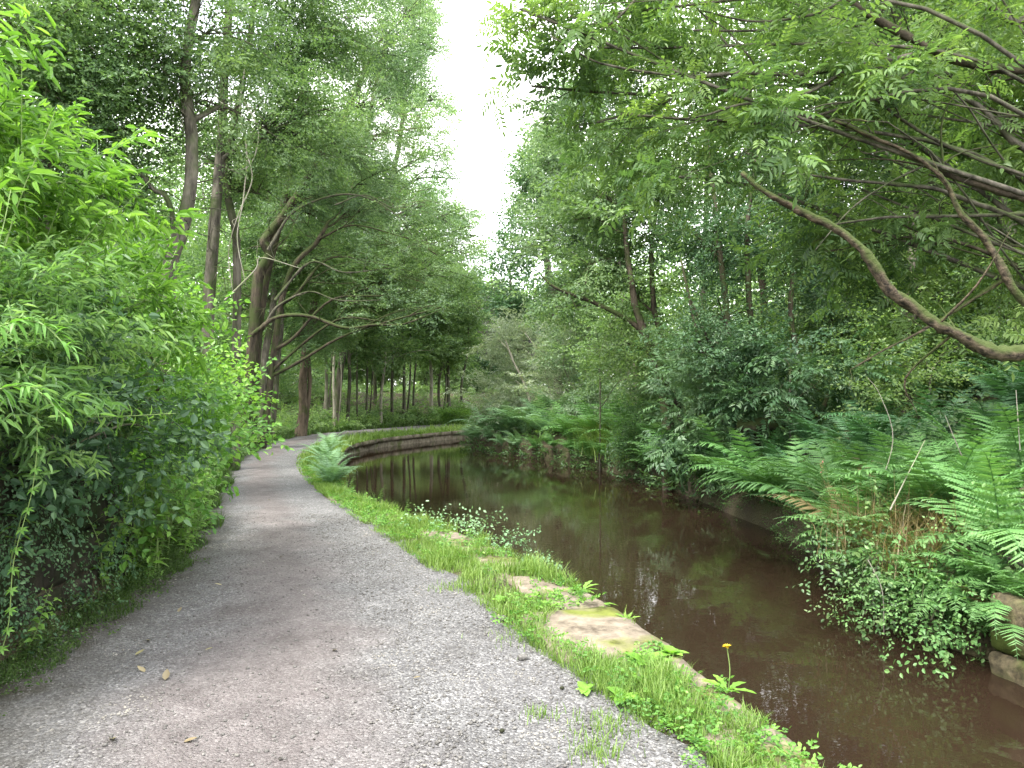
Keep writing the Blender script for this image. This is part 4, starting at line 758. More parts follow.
for k, (lab, px, d, z) in enumerate([('fern fronds hanging to the water right below the reddish dry grass', 918, 5.8, -.1), ('lowest hanging fern touching the water near the blocks', 945, 5.45, -.18), ('fern hanging down between dry grass and blocks', 968, 5.5, .0), ('fern drooping over the upper mossy block', 990, 5.6, .12), ('fresh fern drooping below the straw coloured grass', 890, 6.2, -.1), ('fern trailing at the water under the dead stems', 862, 6.6, -.12), ('fern draped down the bank left of the straw grass', 838, 7.0, -.1), ('fern draped to the water below the large arching fern', 815, 7.6, -.12), ('fern arching to the water right of the elder', 735, 11.4, .1), ('fern arching to the water beneath the elder', 705, 12.8, .1), ('fern leaning over the water left of the elder', 672, 15.0, .1), ('fern between the elder and the overhanging bright fern', 752, 10.6, .05)]):
    fern(lab, max(fx(px, d), float(BR(d)) - .02), d, rng.uniform(.6, .85) * (1 if d < 9 else 1.7), 11, 'fern', G, az=1.5, spread=1.5, z=z)
FF = [('blue green fern at the far left end of the right bank row', 487, 27.8, 1.2, 11, 'pale_far'), ('blue green fern drooping to the far water, second in its row', 505, 26.3, 1.25, 12, 'pale_far'), ('wide blue green fern in the middle of the far row', 524, 25.2, 1.3, 12, 'pale_far'),
      ('blue green fern below the birch trunk', 545, 24.1, 1.3, 12, 'pale_far'), ('dark hollowed fern beside the yellowish grassy bank', 572, 22.6, 1.2, 11, 'fern_far'), ('yellow green fern on the grassy bank below the willows', 600, 21.0, 1.2, 12, 'fern_far'),
      ('yellow green fern mound at the foot of the leaning tree', 628, 19.6, 1.2, 12, 'fern_far'), ('low fern at the waterline in front of the elder leaves', 655, 17.2, 1.0, 11, 'fern_far'), ('fern above the yellow green mound', 622, 21.2, 1.3, 12, 'fern_far'), ('fern under the dark elder at mid bank', 683, 15.2, .9, 10, 'fern_far'), ('pale fern behind the far row', 530, 27.0, 1.3, 11, 'pale_far'), ('pale fern below the big grey willow', 556, 25.6, 1.3, 11, 'pale_far')]
for lab, px, d, sz, nf, ky in FF:
    x = max(fx(px, d), float(BR(d)) + .02); fern(lab, x, d, sz * 1.5, nf + 4, ky, 'ferns on the far right bank', z=max(.05, float(hgt(x, d)) + .05))
for i in range(16):
    y_ = 15.5 + i * .95; fern('small fern hanging down the far bank to the water under the fern row', float(BR(y_)) - .03, y_, rng.uniform(.7, 1.0), 11, 'pale_far' if i > 8 else 'fern_far', 'ferns hanging down the far bank', az=1.9, spread=1.4, z=rng.uniform(-.1, .1))
LFn = [('arching fern leaning out over the water inside the path bend', 352, 13.2, .8, 12, 'pale'), ('smaller fern right behind the arching bend fern', 334, 14.6, .75, 10, 'pale'), ('pale fern in the middle of the bend verge', 327, 16.4, .8, 11, 'pale'), ('pale fern at the far end of the bend verge', 322, 18.8, .85, 11, 'pale'), ('fern closing the bend verge by the far kerb', 330, 21.4, .9, 11, 'pale_far')]
for lab, px, d, sz, nf, ky in LFn: fern(lab, min(fx(px, d), float(BL(d)) - .12), d, sz * .95, nf + 2, ky, 'ferns inside the path bend', z=.03)
LW = [('large dark fern in shade on top of the stone wall', 30, 4.3, .8, 12, 'dark', 1.7), ('bright single fern spray sticking out above the shaded fern', 118, 5.4, .62, 7, 'fern', 2.05), ('dark fern hanging down the stone wall face', 55, 4.0, .7, 10, 'dark', 1.25), ('dark fern at the far end of the stone wall', 120, 5.3, .8, 11, 'dark', 1.35), ('dark fern low in the wall behind the hanging weeds', 85, 4.8, .55, 9, 'dark', .85), ('dark fern at the near left edge of the wall top', -20, 3.6, .7, 10, 'dark', 1.5), ('grey green fern frond tuft under the drooping leaves', 88, 4.5, .6, 8, 'pale', 1.62)]
for lab, px, d, sz, nf, ky, z in LW: fern(lab, min(fx(px, d), float(PL(d)) - .3), d, sz, nf, ky, 'ferns on the stone wall', az=-1.2, spread=1.5, z=z)

# ---------------------------------------------------------------- tall herbs on the left bank
LV_H = leafN(.17, .25, .45, 7); LV_N = leafN(.5, .25, .35, 8, .10, .3, .08); LV_S = leafN(.4, .2, .3, 4); LV_B = leafN(.62, .2, .2, 7, .06, .4)
def herb(kind, h, lean, seed):
    """a tall weed: stem mesh and foliage mesh"""
    st, fo = MB(), MB(); s = np.linspace(0, 1, 12); az = rng.uniform(0, 6.28)
    pts = np.stack([lean * h * s ** 2 * math.cos(az) + .02 * np.sin(s * 7), lean * h * s ** 2 * math.sin(az), h * (s - .12 * lean * s * s)], -1)
    tube(st, pts, np.linspace(.006, .002, 12), 5)
    pos, dr, sc = [], [], []
    def at(t): j = min(10.99, t * 11); i = int(j); return pts[i] * (1 - (j - i)) + pts[i + 1] * (j - i)
    if kind == 'willowherb':
        n = int(h * 34)
        for i in range(n):
            t = .12 + .88 * i / n; a = i * 2.4; el = .25 + .9 * max(0, t - .75); pos.append(at(t)); dr.append((math.cos(a), math.sin(a), el)); sc.append(.15 * (1 - .65 * max(0, t - .6) / .4) * rng.uniform(.8, 1.1))
        tm = LV_H
    elif kind == 'nettle':
        n = int(h * 13)
        for i in range(n):
            t = .1 + .9 * i / n
            for q in (0, math.pi):
                a = i * math.pi / 2 + q + rng.normal() * .15; pos.append(at(t)); dr.append((math.cos(a), math.sin(a), .15 + .6 * max(0, t - .8))); sc.append(.115 * (1 - .7 * max(0, t - .65) / .35) * rng.uniform(.8, 1.15))
        for i in range(int(h * 5)):                                  # side shoots
            t = rng.uniform(.35, .85); a = rng.uniform(0, 6.28); p0 = at(t); d = np.array([math.cos(a), math.sin(a), .8]); e = p0 + d * .14; tube(st, [p0, (p0 + e) / 2, e], [.003, .002, .001], 4)
            for k in range(5): b = rng.uniform(0, 6.28); pos.append(e); dr.append((math.cos(b), math.sin(b), .3)); sc.append(rng.uniform(.04, .07))
        tm = LV_N
    else:                                                            # small leaved bushy weed
        for i in range(int(h * 16)):
            t = rng.uniform(.15, 1); a = rng.uniform(0, 6.28); p0 = at(t); d = np.array([math.cos(a), math.sin(a), rng.uniform(.5, 1.3)]); l = .24 * (1.15 - t * .7); e = p0 + d * l; tube(st, [p0, p0 + d * l * .6 + [0, 0, .01], e], [.0022, .0015, .001], 3)
            for k in range(9): f = (k + 1) / 9; b = k * 2.4; pos.append(p0 + d * l * f); dr.append((math.cos(b) + d[0] * .4, math.sin(b) + d[1] * .4, .35)); sc.append(rng.uniform(.035, .06))
        tm = LV_S
    stamp(fo, tm, frames(np.array(dr, float), np.array([0, 0, 1.]) + rng.normal(size=(len(pos), 3)) * .2), np.array(pos), np.array(sc), rng.uniform(-.2, .2, len(pos)))
    return st, fo
HP = {}
for kind, mt, hs in (('willowherb', 'herb_leaf', (1.3, 1.5, 1.1)), ('nettle', 'nettle_leaf', (1.0, 1.2, .8)), ('bushy', 'silver_herb', (.9, 1.1, .7))):
    HP[kind] = []
    for h in hs:
        st, fo = herb(kind, h, rng.uniform(.1, .35), 0); HP[kind].append((st.mesh('stem', M['stem']), fo.mesh('foliage', M[mt])))
HB = [(st, fo.copy()) for st, fo in HP['nettle']]
for st, fo in HB: fo.materials.clear(); fo.materials.append(M['herb_leaf'])
HP['bright_nettle'] = HB
NAMES = {'willowherb': ('willowherb', 'weed'), 'nettle': ('nettle', 'nettle'), 'bright_nettle': ('nettle', 'nettle'), 'bushy': ('bushy_weed', 'weed')}
def herb_at(kind, label, group, x, y, z, sc, rx=0., ry=0.):
    st, fo = random.choice(HP[kind]); nm, cat = NAMES[kind]; t = thing(nm, label, cat, (x, y, z), group, rng.uniform(0, 6.28)); t.scale = (sc,) * 3; t.rotation_mode = 'ZYX'; t.rotation_euler = (rx + rng.normal() * .08, ry + rng.normal() * .08, rng.uniform(0, 6.28))
    link('stem', st, t); link('foliage', fo, t); return t
def bank(px, d, e=.35): x = min(fx(px, d), float(PL(d)) - e); return x, float(hgt(x, d))
# tall ones that can be told apart
for kind, lab, px, d, topy, sc in [('bright_nettle', 'tallest bright nettle reaching highest at the upper left', 92, 4.6, 40, 1.35), ('willowherb', 'tall long leaved weed right of the tallest nettle', 122, 4.7, 110, 1.25), ('bright_nettle', 'pale tall weed at the left edge of the picture', 12, 4.4, 95, 1.2),
                                   ('willowherb', 'long leaved weed between the tall nettle and the left edge', 55, 4.5, 140, 1.1), ('willowherb', 'drooping long leaved weed low at the left edge', 8, 3.7, 300, 1.0), ('willowherb', 'long leaved weed with hanging tips above the bright bank', 178, 5.7, 275, 1.0), ('bushy', 'feathery grey weed top against the dark trunks', 172, 6.8, 275, 1.1)]:
    x = min(fx(px, d), float(PL(d)) - .25); ztop = CH - (topy - YH) / F * d; h = {'bright_nettle': 1.1, 'willowherb': 1.3, 'bushy': .95}[kind] * sc; herb_at(kind, lab, 'tall weeds on the left bank', x, d, max(float(hgt(x, d)) - .05, ztop - h), sc)
# crowds that nothing tells apart
def crowd(kind, label, group, n, px0, px1, d0, d1, s0, s1, e=.35, lean=.0):
    for i in range(n):
        d = rng.uniform(d0, d1); x = float(PL(d)) - e - abs(rng.normal()) * .55; x = min(x, fx(rng.uniform(px0, px1), d)); herb_at(kind, label, group, x, d, float(hgt(x, d)) - .04, rng.uniform(s0, s1), 0, lean)
def wall_crowd(kind, label, group, n, d0, d1, s0, s1, l0, l1, z0=1.62, z1=1.8):
    for i in range(n):
        d = d0 + (d1 - d0) * rng.random(); herb_at(kind, label, group, float(PL(d)) - rng.uniform(.2, .75), d, rng.uniform(z0, z1), rng.uniform(s0, s1), 0, rng.uniform(l0, l1))
wall_crowd('willowherb', 'long leaved bright weed in the crowd on top of the wall', 'long leaved weeds on the wall', 20, 3.9, 6.4, .65, 1.15, .05, .5)
wall_crowd('bright_nettle', 'bright nettle in the crowd on top of the wall', 'nettles on the wall', 20, 3.9, 6.6, .7, 1.25, .0, .5)
wall_crowd('bushy', 'feathery grey green weed leaning out over the wall top', 'feathery weeds on the wall', 12, 3.7, 6.6, .6, .9, .3, 1.0)
wall_crowd('willowherb', 'long leaved weed drooping low over the wall face', 'drooping weeds on the wall', 9, 3.7, 6.6, .5, .8, .8, 1.5, 1.45, 1.65)
crowd('willowherb', 'long leaved bright weed in the crowd on top of the wall', 'long leaved weeds on the wall', 7, 0, 130, 3.7, 5.8, .85, 1.25, .35, .1)
crowd('bright_nettle', 'bright nettle in the crowd on top of the wall', 'nettles on the wall', 7, -20, 150, 3.7, 6.2, .9, 1.35, .3, .15)
crowd('bright_nettle', 'bright nettle in the dense bank beyond the wall', 'nettles beyond the wall', 56, 100, 235, 6.2, 9.5, .7, 1.25, .05, .15)
crowd('nettle', 'green nettle at the foot of the bank beyond the wall', 'low nettles beyond the wall', 26, 140, 240, 6.2, 11, .35, .65, -.02, .1)
crowd('bushy', 'grey small leaved weed in the drift before the trunks', 'grey weeds before the trunks', 54, 150, 260, 7.2, 13.5, .8, 1.35, .25, .1)
crowd('bushy', 'grey small leaved weed beside the distant path', 'grey weeds along the distant path', 22, 200, 280, 13, 20, .6, 1.1, .1)
crowd('nettle', 'nettle in the shaded strip along the distant path', 'nettles along the distant path', 24, 200, 300, 12, 22, .6, 1.0, .15)
# plants rooted in the wall face and at its foot
for lab, px, py, d, sc in [('small bright nettle growing from the foot of the stone wall', 90, 625, 4.5, .45), ('nettle sprig hanging out of the wall above the path', 150, 540, 5.6, .5), ('leafy sprig halfway up the wall end', 165, 480, 6.1, .6), ('young nettle at the end of the wall by the gravel', 200, 545, 7.6, .55)]:
    p = P(px, py, d); herb_at('bright_nettle', lab, None, min(p[0], float(PL(d)) - .12), d, max(.0, p[2] - .12), sc, 0, .5)
n = 330; y = rng.uniform(2.6, 7.5, n); cover('low dark weeds creeping along the foot of the old wall', M['shade_grass'], 'tiny', PL(y) - rng.uniform(.0, .34, n), y, .5, .0, .09)
n = 260; y = rng.uniform(2.4, 6.4, n); mb = MB(); hz = rng.uniform(.15, 1.7, n)
for v, tm in enumerate(S['tiny']):
    s = np.arange(v, n, 4); dd = nrm(np.stack([np.full(len(s), .5), rng.normal(size=len(s)), -rng.uniform(.2, 1.2, len(s))], -1)); stamp(mb, tm, frames(dd, np.array([1., 0, .4]) + rng.normal(size=(len(s), 3)) * .3), np.stack([PL(y) - .29 - .085 * hz, y, hz], -1)[s], rng.uniform(.5, 1.0, len(s)), rng.uniform(-.3, .2, len(s)))
tag(mb.build('wall_growth', M['dark_leaf'], smooth=False), 'dark creeping leaves covering the face of the old wall', 'creeper', kind='stuff')
# a climbing stem of cleavers against the dark wall
t = thing('cleavers', 'thin climbing stem with small whorls of leaves against the dark wall', 'weed', P(18, 600, 3.9)); st, fo = MB(), MB()
c = catmull([np.array([float(PL(3.85)) - .1, 3.9, -.02])] + pl(3.85, (5, 640), (14, 560), (34, 480), (36, 400), (20, 360), (8, 300)), 8); tube(st, c, .003, 4); pos, dr = [], []
for i in range(3, len(c), 2):
    for k in range(6): a = k * 1.05; pos.append(c[i]); dr.append((math.cos(a), math.sin(a) * .6, .5 * math.sin(a)))
stamp(fo, LV_S, frames(np.array(dr), np.array([0, -.5, 1.]) + rng.normal(size=(len(pos), 3)) * .2), np.array(pos), .035, 0.1); st.build('stem', M['stem'], t, t.location); fo.build('foliage', M['nettle_leaf'], t, t.location)
# drooping leafy spray at the left edge
for lab, px, py, d in [('long drooping leaf spray hanging in from the left edge', -8, 330, 3.1), ('pale drooping leaf spray under the left edge weeds', -15, 395, 3.0)]:
    t = thing('leaf_spray', lab, 'weed', P(px, py, d)); st, fo = MB(), MB(); c = catmull([np.array([float(PL(d)) - .45, d + .25, 1.6]), np.array([float(PL(d)) - .15, d + .1, 1.95]), P(px - 60, py + 40, d), P(px, py, d), P(px + 45, py - 8, d), P(px + 80, py + 22, d)], 6); tube(st, c, .003, 4); pos, dr = [], []
    for i in range(15, len(c)):
        for k in range(3): pos.append(c[i]); dr.append((rng.uniform(.2, 1), rng.normal() * .5, rng.uniform(-.9, .3)))
    stamp(fo, LV_H, frames(np.array(dr), np.array([0, 0, 1.]) + rng.normal(size=(len(pos), 3)) * .2), np.array(pos), rng.uniform(.06, .10, len(pos)), 0.0); st.build('stem', M['stem'], t, t.location); fo.build('foliage', M['nettle_leaf'], t, t.location)

# ---------------------------------------------------------------- bushes
def bush(name, label, cat, base, lobes, leaf, key, group=None, cov=2.0, stem=M['bark'], droop=.15, bias=0.):
    b = np.asarray(base, float); c0 = P(*lobes[0][:3]); pts = [b, b * .6 + c0 * .4, c0]
    return tree(name, label, cat, [(pts, .03, .012)], lobes, leaf, stem, key, group, cov=cov, wood='stem', fol='foliage', sub_r=.006, droop=droop, bias=bias)
bush('bramble_bush', 'dark leafy mass shading the old stone wall at the left', 'bush', (-3.9, 4.6, 1.7), [(20, 310, 5.2, (.6, .4, .35)), (90, 330, 5.6, (.5, .4, .35)), (-30, 260, 5.2, (.6, .5, .4))], M['dark_leaf'], 'bramble', 'bushes on the left bank', .2)
bush('bramble_bush', 'ivy like leaf curtain hanging over the dark wall face', 'bush', (-3.4, 4.6, 1.7), [(40, 440, 4.4, (.45, .2, .45), .7), (110, 430, 5.1, (.45, .25, .45), .8), (150, 420, 5.8, (.4, .25, .5))], M['dark_leaf'], 'bramble', 'bushes on the left bank', .3)
bush('weed_thicket', 'bright leafy thicket filling the upper left edge above the wall', 'bush', (-3.8, 5.0, 1.7), [(25, 175, 4.8, (.4, .4, .24)), (-15, 110, 4.7, (.3, .35, .25)), (85, 190, 5.0, (.32, .4, .2)), (160, 300, 6.0, (.35, .4, .25), .8)], M['herb_leaf'], 'lance', 'bushes on the left bank', .9, stem=M['stem'])
bush('weed_thicket', 'feathery pale thicket bulging from the left edge below the bright one', 'bush', (-3.7, 4.4, 1.6), [(15, 325, 4.1, (.22, .25, .18)), (45, 350, 4.3, (.2, .25, .16)), (-10, 380, 4.0, (.2, .25, .18))], M['silver_herb'], 'feather', 'bushes on the left bank', 1.0, stem=M['stem'], droop=.3)
bush('weed_thicket', 'sunlit leafy thicket at the corner where the wall ends', 'bush', (-3.5, 6.6, 1.3), [(150, 370, 6.4, (.4, .4, .4)), (175, 330, 6.8, (.4, .4, .35)), (185, 420, 7.0, (.36, .36, .4), .7), (205, 380, 8.0, (.4, .4, .4))], M['herb_leaf'], 'round', 'bushes on the left bank', .9, stem=M['stem'])
bush('bramble_bush', 'bright leafy bank bush just beyond the wall end', 'bush', (-4.0, 7.0, .6), [(165, 380, 6.8, (.5, .45, .5)), (190, 440, 7.2, (.42, .4, .45)), (150, 450, 6.5, (.4, .35, .5)), (205, 400, 8, (.45, .45, .5)), (140, 340, 6.6, (.5, .45, .45))], M['nettle_leaf'], 'bramble', 'bushes on the left bank', .4)
bush('bramble_bush', 'bramble clump spreading from the verge over the coping stones', 'bramble', (-.75, 8.3, 0), [(455, 552, 8.3, (.40, .36, .05)), (490, 556, 8.0, (.32, .30, .05)), (430, 550, 8.8, (.32, .32, .05), .8)], M['pale_fern'], 'tiny', None, .8)
bush('elder_bush', 'dark blue green elder leaning down to the water at mid right bank', 'bush', (4.3, 13.5, .3), [(690, 420, 13.4, (.8, .7, .5)), (722, 450, 13.2, (.5, .5, .3)), (740, 410, 13.2, (.8, .7, .45)), (700, 380, 13.8, (.9, .8, .45))], M['dark_leaf'], 'ash_far', 'bushes on the right bank', 1.15, bias=.35)
bush('elder_bush', 'green bush between the yellow green ferns and the elder', 'bush', (2.9, 17.6, .2), [(655, 430, 17.4, (.8, .7, .5)), (640, 455, 17.2, (.7, .6, .4)), (665, 400, 18, (.8, .8, .5))], M['bramble'], 'round', 'bushes on the right bank', 1.6)
bush('bramble_bush', 'bramble tangle on the slope right of the arching fern', 'bramble', (5.3, 8.4, .8), [(905, 475, 8.3, (.4, .35, .2)), (955, 455, 8.8, (.5, .4, .22)), (1000, 445, 9, (.45, .4, .22))], M['bramble'], 'bramble', 'bushes on the right bank', .5)
bush('bramble_bush', 'bramble leaves above the mossy blocks at the right edge', 'bramble', (4.3, 5.6, .1), [(1005, 555, 5.7, (.28, .22, .13)), (960, 585, 5.7, (.22, .18, .15)), (930, 620, 5.6, (.2, .16, .16), .8)], M['fern'], 'tiny', 'bushes on the right bank', .3)
bush('bramble_bush', 'trailing dull bramble beneath the dry stems at the water', 'bramble', (3.7, 6.2, .0), [(880, 560, 6.3, (.35, .3, .3)), (900, 600, 6.1, (.35, .25, .25)), (865, 590, 6.4, (.25, .2, .25), .8)], M['bramble'], 'tiny', 'bushes on the right bank', .35)
bush('low_bush', 'bright rounded bush at the far end of the far bank path', 'bush', (-2.6, 40.5, .2), [(462, 417, 38.5, (1.0, .9, .45)), (448, 416, 38.8, (.9, .8, .4)), (472, 419, 38, (.6, .6, .35))], M['herb_leaf'], 'round', None, 1.9)
for lab, lobes, ml, ky in [('leafy hazel bush filling the shade left of the fallen log', [(700, 330, 15, (1.0, .9, .6)), (725, 370, 14.6, (.9, .8, .5)), (670, 360, 15.5, (.9, .9, .5))], 'oak_leaf', 'oval'), ('elder bush in the shade above the fallen log', [(790, 370, 12.6, (.9, .8, .45)), (760, 395, 12.4, (.7, .7, .35)), (825, 390, 12.5, (.8, .7, .4))], 'dark_leaf', 'ash_far'),
                          ('hazel bush high on the slope under the bare branches', [(870, 330, 13.5, (1.0, .9, .55)), (905, 300, 14, (1.0, .9, .5)), (840, 360, 13.2, (.8, .8, .4))], 'ash_leaf', 'oval'), ('green bush on the slope below the thick dead limb', [(930, 375, 12, (.9, .8, .4)), (970, 355, 12.4, (.9, .8, .4)), (890, 395, 11.8, (.7, .7, .35))], 'ash_leaf', 'round'),
                          ('bush at the right edge above the thick end of the limb', [(1000, 280, 12.6, (1.0, .9, .5)), (960, 260, 13, (.9, .9, .5)), (1030, 330, 12, (.8, .8, .4))], 'ash_leaf', 'oval'), ('sapling thicket behind the many stemmed leaning tree', [(600, 350, 19.5, (1.1, 1, .6)), (640, 380, 18.5, (1.0, .9, .5)), (620, 310, 20, (1.1, 1, .7))], 'oak_leaf', 'oval_mid'),
                          ('pale sapling thicket between birch and leaning tree', [(575, 390, 23, (1.0, .9, .6)), (560, 350, 24, (1.0, .9, .7)), (610, 400, 22, (.9, .8, .4))], 'alder_leaf', 'oval_mid')]:
    c0 = P(*lobes[0][:3]); bush('understory_bush', lab, 'bush', (c0[0], c0[1], float(hgt(c0[0], c0[1])) - .05), lobes, M[ml], ky, 'understory bushes on the right slope', 1.7)
# dry grass and dead stems on the right bank
for lab, px, d, n, h in [('tuft of dry straw coloured grass hanging on the right bank', 868, 6.9, 420, .55), ('reddish dry grass tuft above the small hanging ferns', 925, 6.2, 360, .45), ('yellowish grass tuft on the far bank beside the ferns', 606, 20.3, 700, 1.0), ('long pale grass drooping at the foot of the far leaning tree', 640, 18.6, 600, .9)]:
    x = max(fx(px, d), float(BR(d)) + (-.04 if d < 10 else .05)); z = float(hgt(x, d)); t = thing('grass_tuft', lab, 'grass tuft', (x, d, z), 'grass tufts on the right bank'); mb = MB(); a = rng.normal(size=(n, 2)) * .16 * (1 if d < 10 else 2.2)
    blades(mb, x + a[:, 0], d + a[:, 1], np.maximum(hgt(x + a[:, 0], d + a[:, 1]), .0) + (.12 if d < 10 else 0), h * (1.3 if d < 10 else 1) * rng.uniform(.5, 1.2, n), np.full(n, .007 if d < 10 else .014), .8); mb.build('blades', M['dry_grass'] if d < 10 else M['grass'], t, t.location)
for lab, pts, r in [('pale dead stem standing among the ferns of the right bank', pl(7.6, (875, 500), (893, 440), (880, 395), (868, 378)), .006), ('thin dead cane leaning in front of the fern slope', pl(6.6, (890, 510), (905, 480), (925, 440)), .007), ('bare dead twig slanting right on the fern slope', pl(7.4, (968, 470), (955, 440), (945, 415)), .006), ('bare dead cane at the right edge slope', pl(7.2, (1020, 450), (1018, 420), (1016, 390)), .006),
                   ('dead stems drooping to the water below the dry grass', pl(6.0, (868, 560), (882, 590), (884, 635)), .006)]:
    mb = MB(); tube(mb, catmull(pts, 5), np.linspace(r, r * .4, len(catmull(pts, 5))), 5, jit=.15); o = mb.build('dead_stem', M['dead_wood'], None, pts[0]); o.location = pts[0]; tag(o, lab, 'dead stem', 'dead stems on the right bank')
w = MB(); c = resample(pl(12.8, (735, 425), (760, 424), (790, 420), (815, 412)), .015); tube(w, c, np.linspace(.13, .1, len(c)), 9, jit=.08); o = w.build('fallen_log', M['bark_moss'], None, c[0]); o.location = c[0]; tag(o, 'dark mossy fallen log lying under the thicket on the right bank', 'log')
# pinkish foxglove among the ferns
p = P(822, 462, 8.4); t = thing('foxglove', 'small pinkish flower spike above the large bright fern', 'flower', p - [0, 0, .5]); st, fl = MB(), MB(); tube(st, [p - [0, 0, .5], p - [0, 0, .2], p], .004, 4)
for k in range(14): a = k * 2.4; stamp(fl, LV_S, frames(np.array([[math.cos(a), math.sin(a), -.4]]), np.array([[0, 0, 1.]])), np.array([p - [0, 0, .012 * k - .04]]), .035)
st.build('stem', M['stem'], t, t.location); fl.build('flower', M['pink'], t, t.location)

# ---------------------------------------------------------------- weeds on the verge and coping
LV_D = leafN(.26, .2, .45, 8, .22, .62)
def rosette(label, px, py, n, size, upr=.5, group='leafy weeds on the canal edge', zoff=0.03, flower=False, lf=None, mat='dandelion'):
    d = (CH - zoff) * F / (py - YH); b = P(px, py, d); t = thing('dandelion', label, 'weed', b, group)
    for i in range(n):
        mb = MB(); a = i * 2.4 + rng.normal() * .2; stamp(mb, lf or LV_D, frames(np.array([[math.cos(a), math.sin(a), upr * rng.uniform(.5, 1.6)]]), np.array([[0, 0, 1.]])), np.array([b]), size * .82 * rng.uniform(.55, 1.2), rng.uniform(-.15, .25)); mb.build('leaf', M[mat], t, b)
    if flower:
        st, fl = MB(), MB(); c = catmull([b, b + [.01, 0, .12], b + [-.004, 0, .235]], 5); tube(st, c, .0028, 5); st.build('stem', M['stem'], t, b); e = c[-1]
        pos = np.repeat(e[None], 26, 0); a = np.arange(26) * 2.4; stamp(fl, LV_S, frames(np.stack([np.cos(a), np.sin(a), rng.uniform(.6, 2.5, 26)], -1), np.array([[0, 0, 1.]] * 26) + .01), pos, .028); fl.build('flower', M['yellow'], t, b)
    return t
rosette('upright dandelion with a yellow flower bud at the water edge', 728, 693, 10, .15, .9, flower=True)
rosette('dandelion leaf rosette at the water edge nearest the camera', 770, 735, 9, .12, .8)
rosette('dandelion rosette on the coping right behind the broad flat slab', 582, 592, 10, .17, .8)
rosette('dandelion clump leaning over the water beyond the broad slab', 600, 606, 9, .15, .4)
rosette('small dandelion on the grassy side of the broad slab', 550, 608, 8, .13, .7)
rosette('tiny fern like weed at the mossy corner of the slab', 627, 622, 8, .10, 1.0)
rosette('dandelion between bramble clump and broad slab', 537, 575, 9, .17, .9)
rosette('large leafy weed clump sprawling over the coping in the foreground', 650, 668, 16, .17, .5, lf=LV_B)
rosette('second leafy weed in the clump beside the sprawling one', 672, 655, 14, .14, .6, lf=LV_B)
rosette('broad leaved weed among the foreground grass left of the sprawling clump', 625, 700, 12, .13, .4, lf=LV_B)
rosette('bright leafy weed in the bottom right corner of the verge', 752, 765, 12, .13, .6)

rosette('low plantain on the inner verge before the slab', 500, 600, 9, .10, .3, lf=LV_B); rosette('low plantain at the path edge near the foreground grass', 585, 690, 9, .09, .3, lf=LV_B); 
n = 900; y = 3 + 15 * rng.random(n) ** 1.2; u = rng.uniform(.05, .95, n); mb = MB(); x = PR(y) * (1 - u) + BL(y) * u; pt = np.array([mnoise.noise(Vector((a * 1.4, b * 1.4, 40))) for a, b in zip(x, y)]); k = (pt > -.05) & ~(((x - .52) / .33) ** 2 + ((y - 5.05) / .55) ** 2 < 1); x, y = x[k], y[k]
for v, tm in enumerate(S['cover']):
    s = np.arange(v, len(x), 4); dd = rand_dirs(len(s)); dd[:, 2] = .25; stamp(mb, tm, frames(dd, np.array([0, 0, 1.]) + rng.normal(size=(len(s), 3)) * .2), np.stack([x, y, np.full(len(x), .05)], -1)[s], rng.uniform(.2, .42, len(s)), rng.uniform(-.3, .3, len(s)))
tag(mb.build('ground_weeds', M['nettle_leaf'], smooth=False), 'small broad leaved weeds mixed through the grass of the canal verge', 'weeds', kind='stuff')
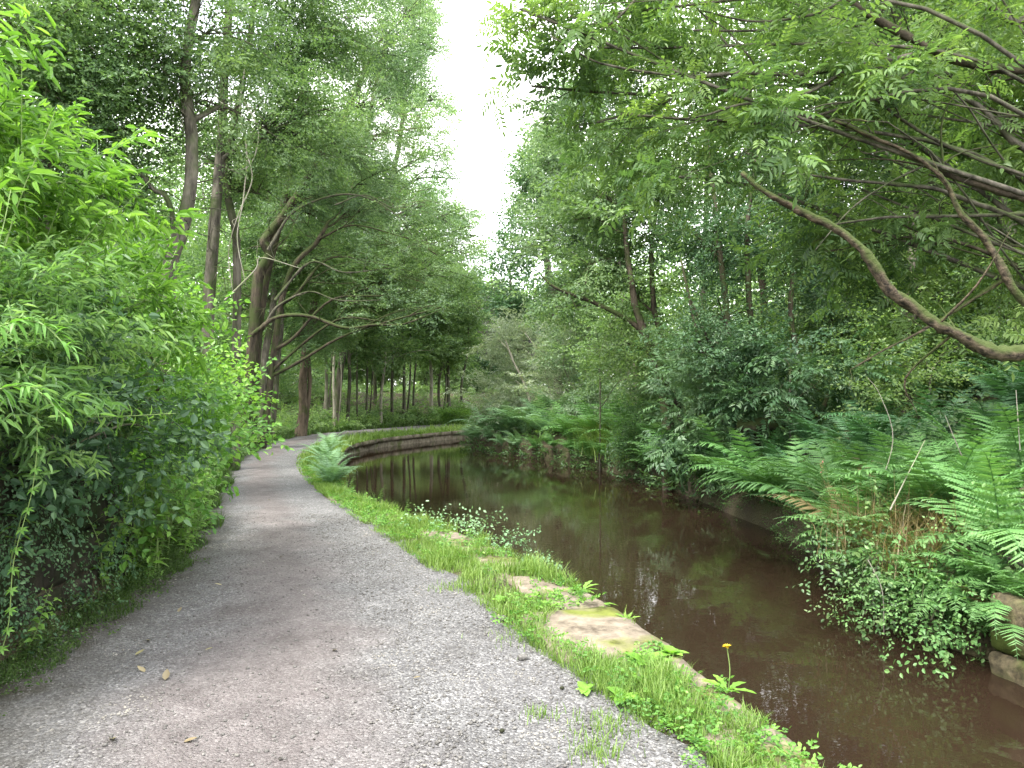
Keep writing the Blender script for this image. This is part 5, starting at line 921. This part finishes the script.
# drift of small weeds down the verge beyond the bramble
for i in range(34):
    y = rng.uniform(8.5, 22); u = rng.uniform(.25, .95); x = float(PR(y) * (1 - u) + BL(y) * u); herb_at('nettle' if i % 3 else 'bushy', 'leafy weed in the drift along the bend verge', 'weeds along the bend verge', x, y, .0, rng.uniform(.2, .42))
for i in range(16):
    y = rng.uniform(24, 40); x = float(PL(y)) - rng.uniform(.2, 1.6); herb_at('bright_nettle', 'lit weed on the far bank edge of the path', 'weeds along the far path', x, y, float(hgt(x, y)), rng.uniform(.5, .8))

# ---------------------------------------------------------------- fallen leaves and stones on the path
LF = [('pale fallen leaf in the left foreground of the path', 112, 738, .075), ('fallen leaf near the left path edge below the wall', 145, 672, .07), ('curled fallen leaf beside the left weeds', 135, 655, .06), ('yellow green fallen leaf blade on the left gravel', 165, 680, .09), ('fallen leaf at the bottom left of the path', 183, 742, .07), ('small fallen leaf on the left gravel', 205, 650, .05),
      ('pale fallen leaf in the middle of the path', 280, 557, .07), ('whitish fallen leaf in the path centre foreground', 333, 650, .06), ('fallen leaf further along the left gravel', 222, 585, .06), ('fallen leaf on the worn middle of the far path', 270, 500, .08), ('small pale leaf on the right gravel', 413, 678, .05), ('brown fallen leaf below the wall end', 150, 640, .06), ('fallen leaf close to the left grass', 178, 612, .06), ('pale leaf lying on gravel before the slab', 500, 618, .05)]
for lab, px, py, s in LF:
    d = (CH - .035) * F / (py - YH); b = P(px, py, d); mb = MB(); a = rng.uniform(0, 6.28); stamp(mb, leafN(.42, .35, -.25, 6, .03), frames(np.array([[math.cos(a), math.sin(a), .1]]), np.array([[.1, -.15, 1.]])), np.array([b]), s, rng.uniform(-.3, .3)); o = mb.build('fallen_leaf', M['dry_leaf'], None, b); o.location = b; tag(o, lab, 'leaf', 'fallen leaves on the path')
for lab, px, py, s in [('small dark stone on the right gravel of the path', 502, 731, .018), ('small pale stone at the right grass edge', 523, 658, .045), ('small stone on the gravel near the grass edge', 562, 688, .018), ('pale stone at the verge edge beyond the slab', 502, 619, .05)]:
    d = (CH - .03) * F / (py - YH); b = P(px, py, d); mb = MB(); stone_block(mb, b - [0, 0, s * .3], (1, .6), s * 1.3, s, s * .8, s * .15, (3, 3, 3)); o = mb.build('loose_stone', M['pebble'] if 'pale' in lab else M['wall'], None, b); o.location = b; tag(o, lab, 'stone', 'loose stones on the path')
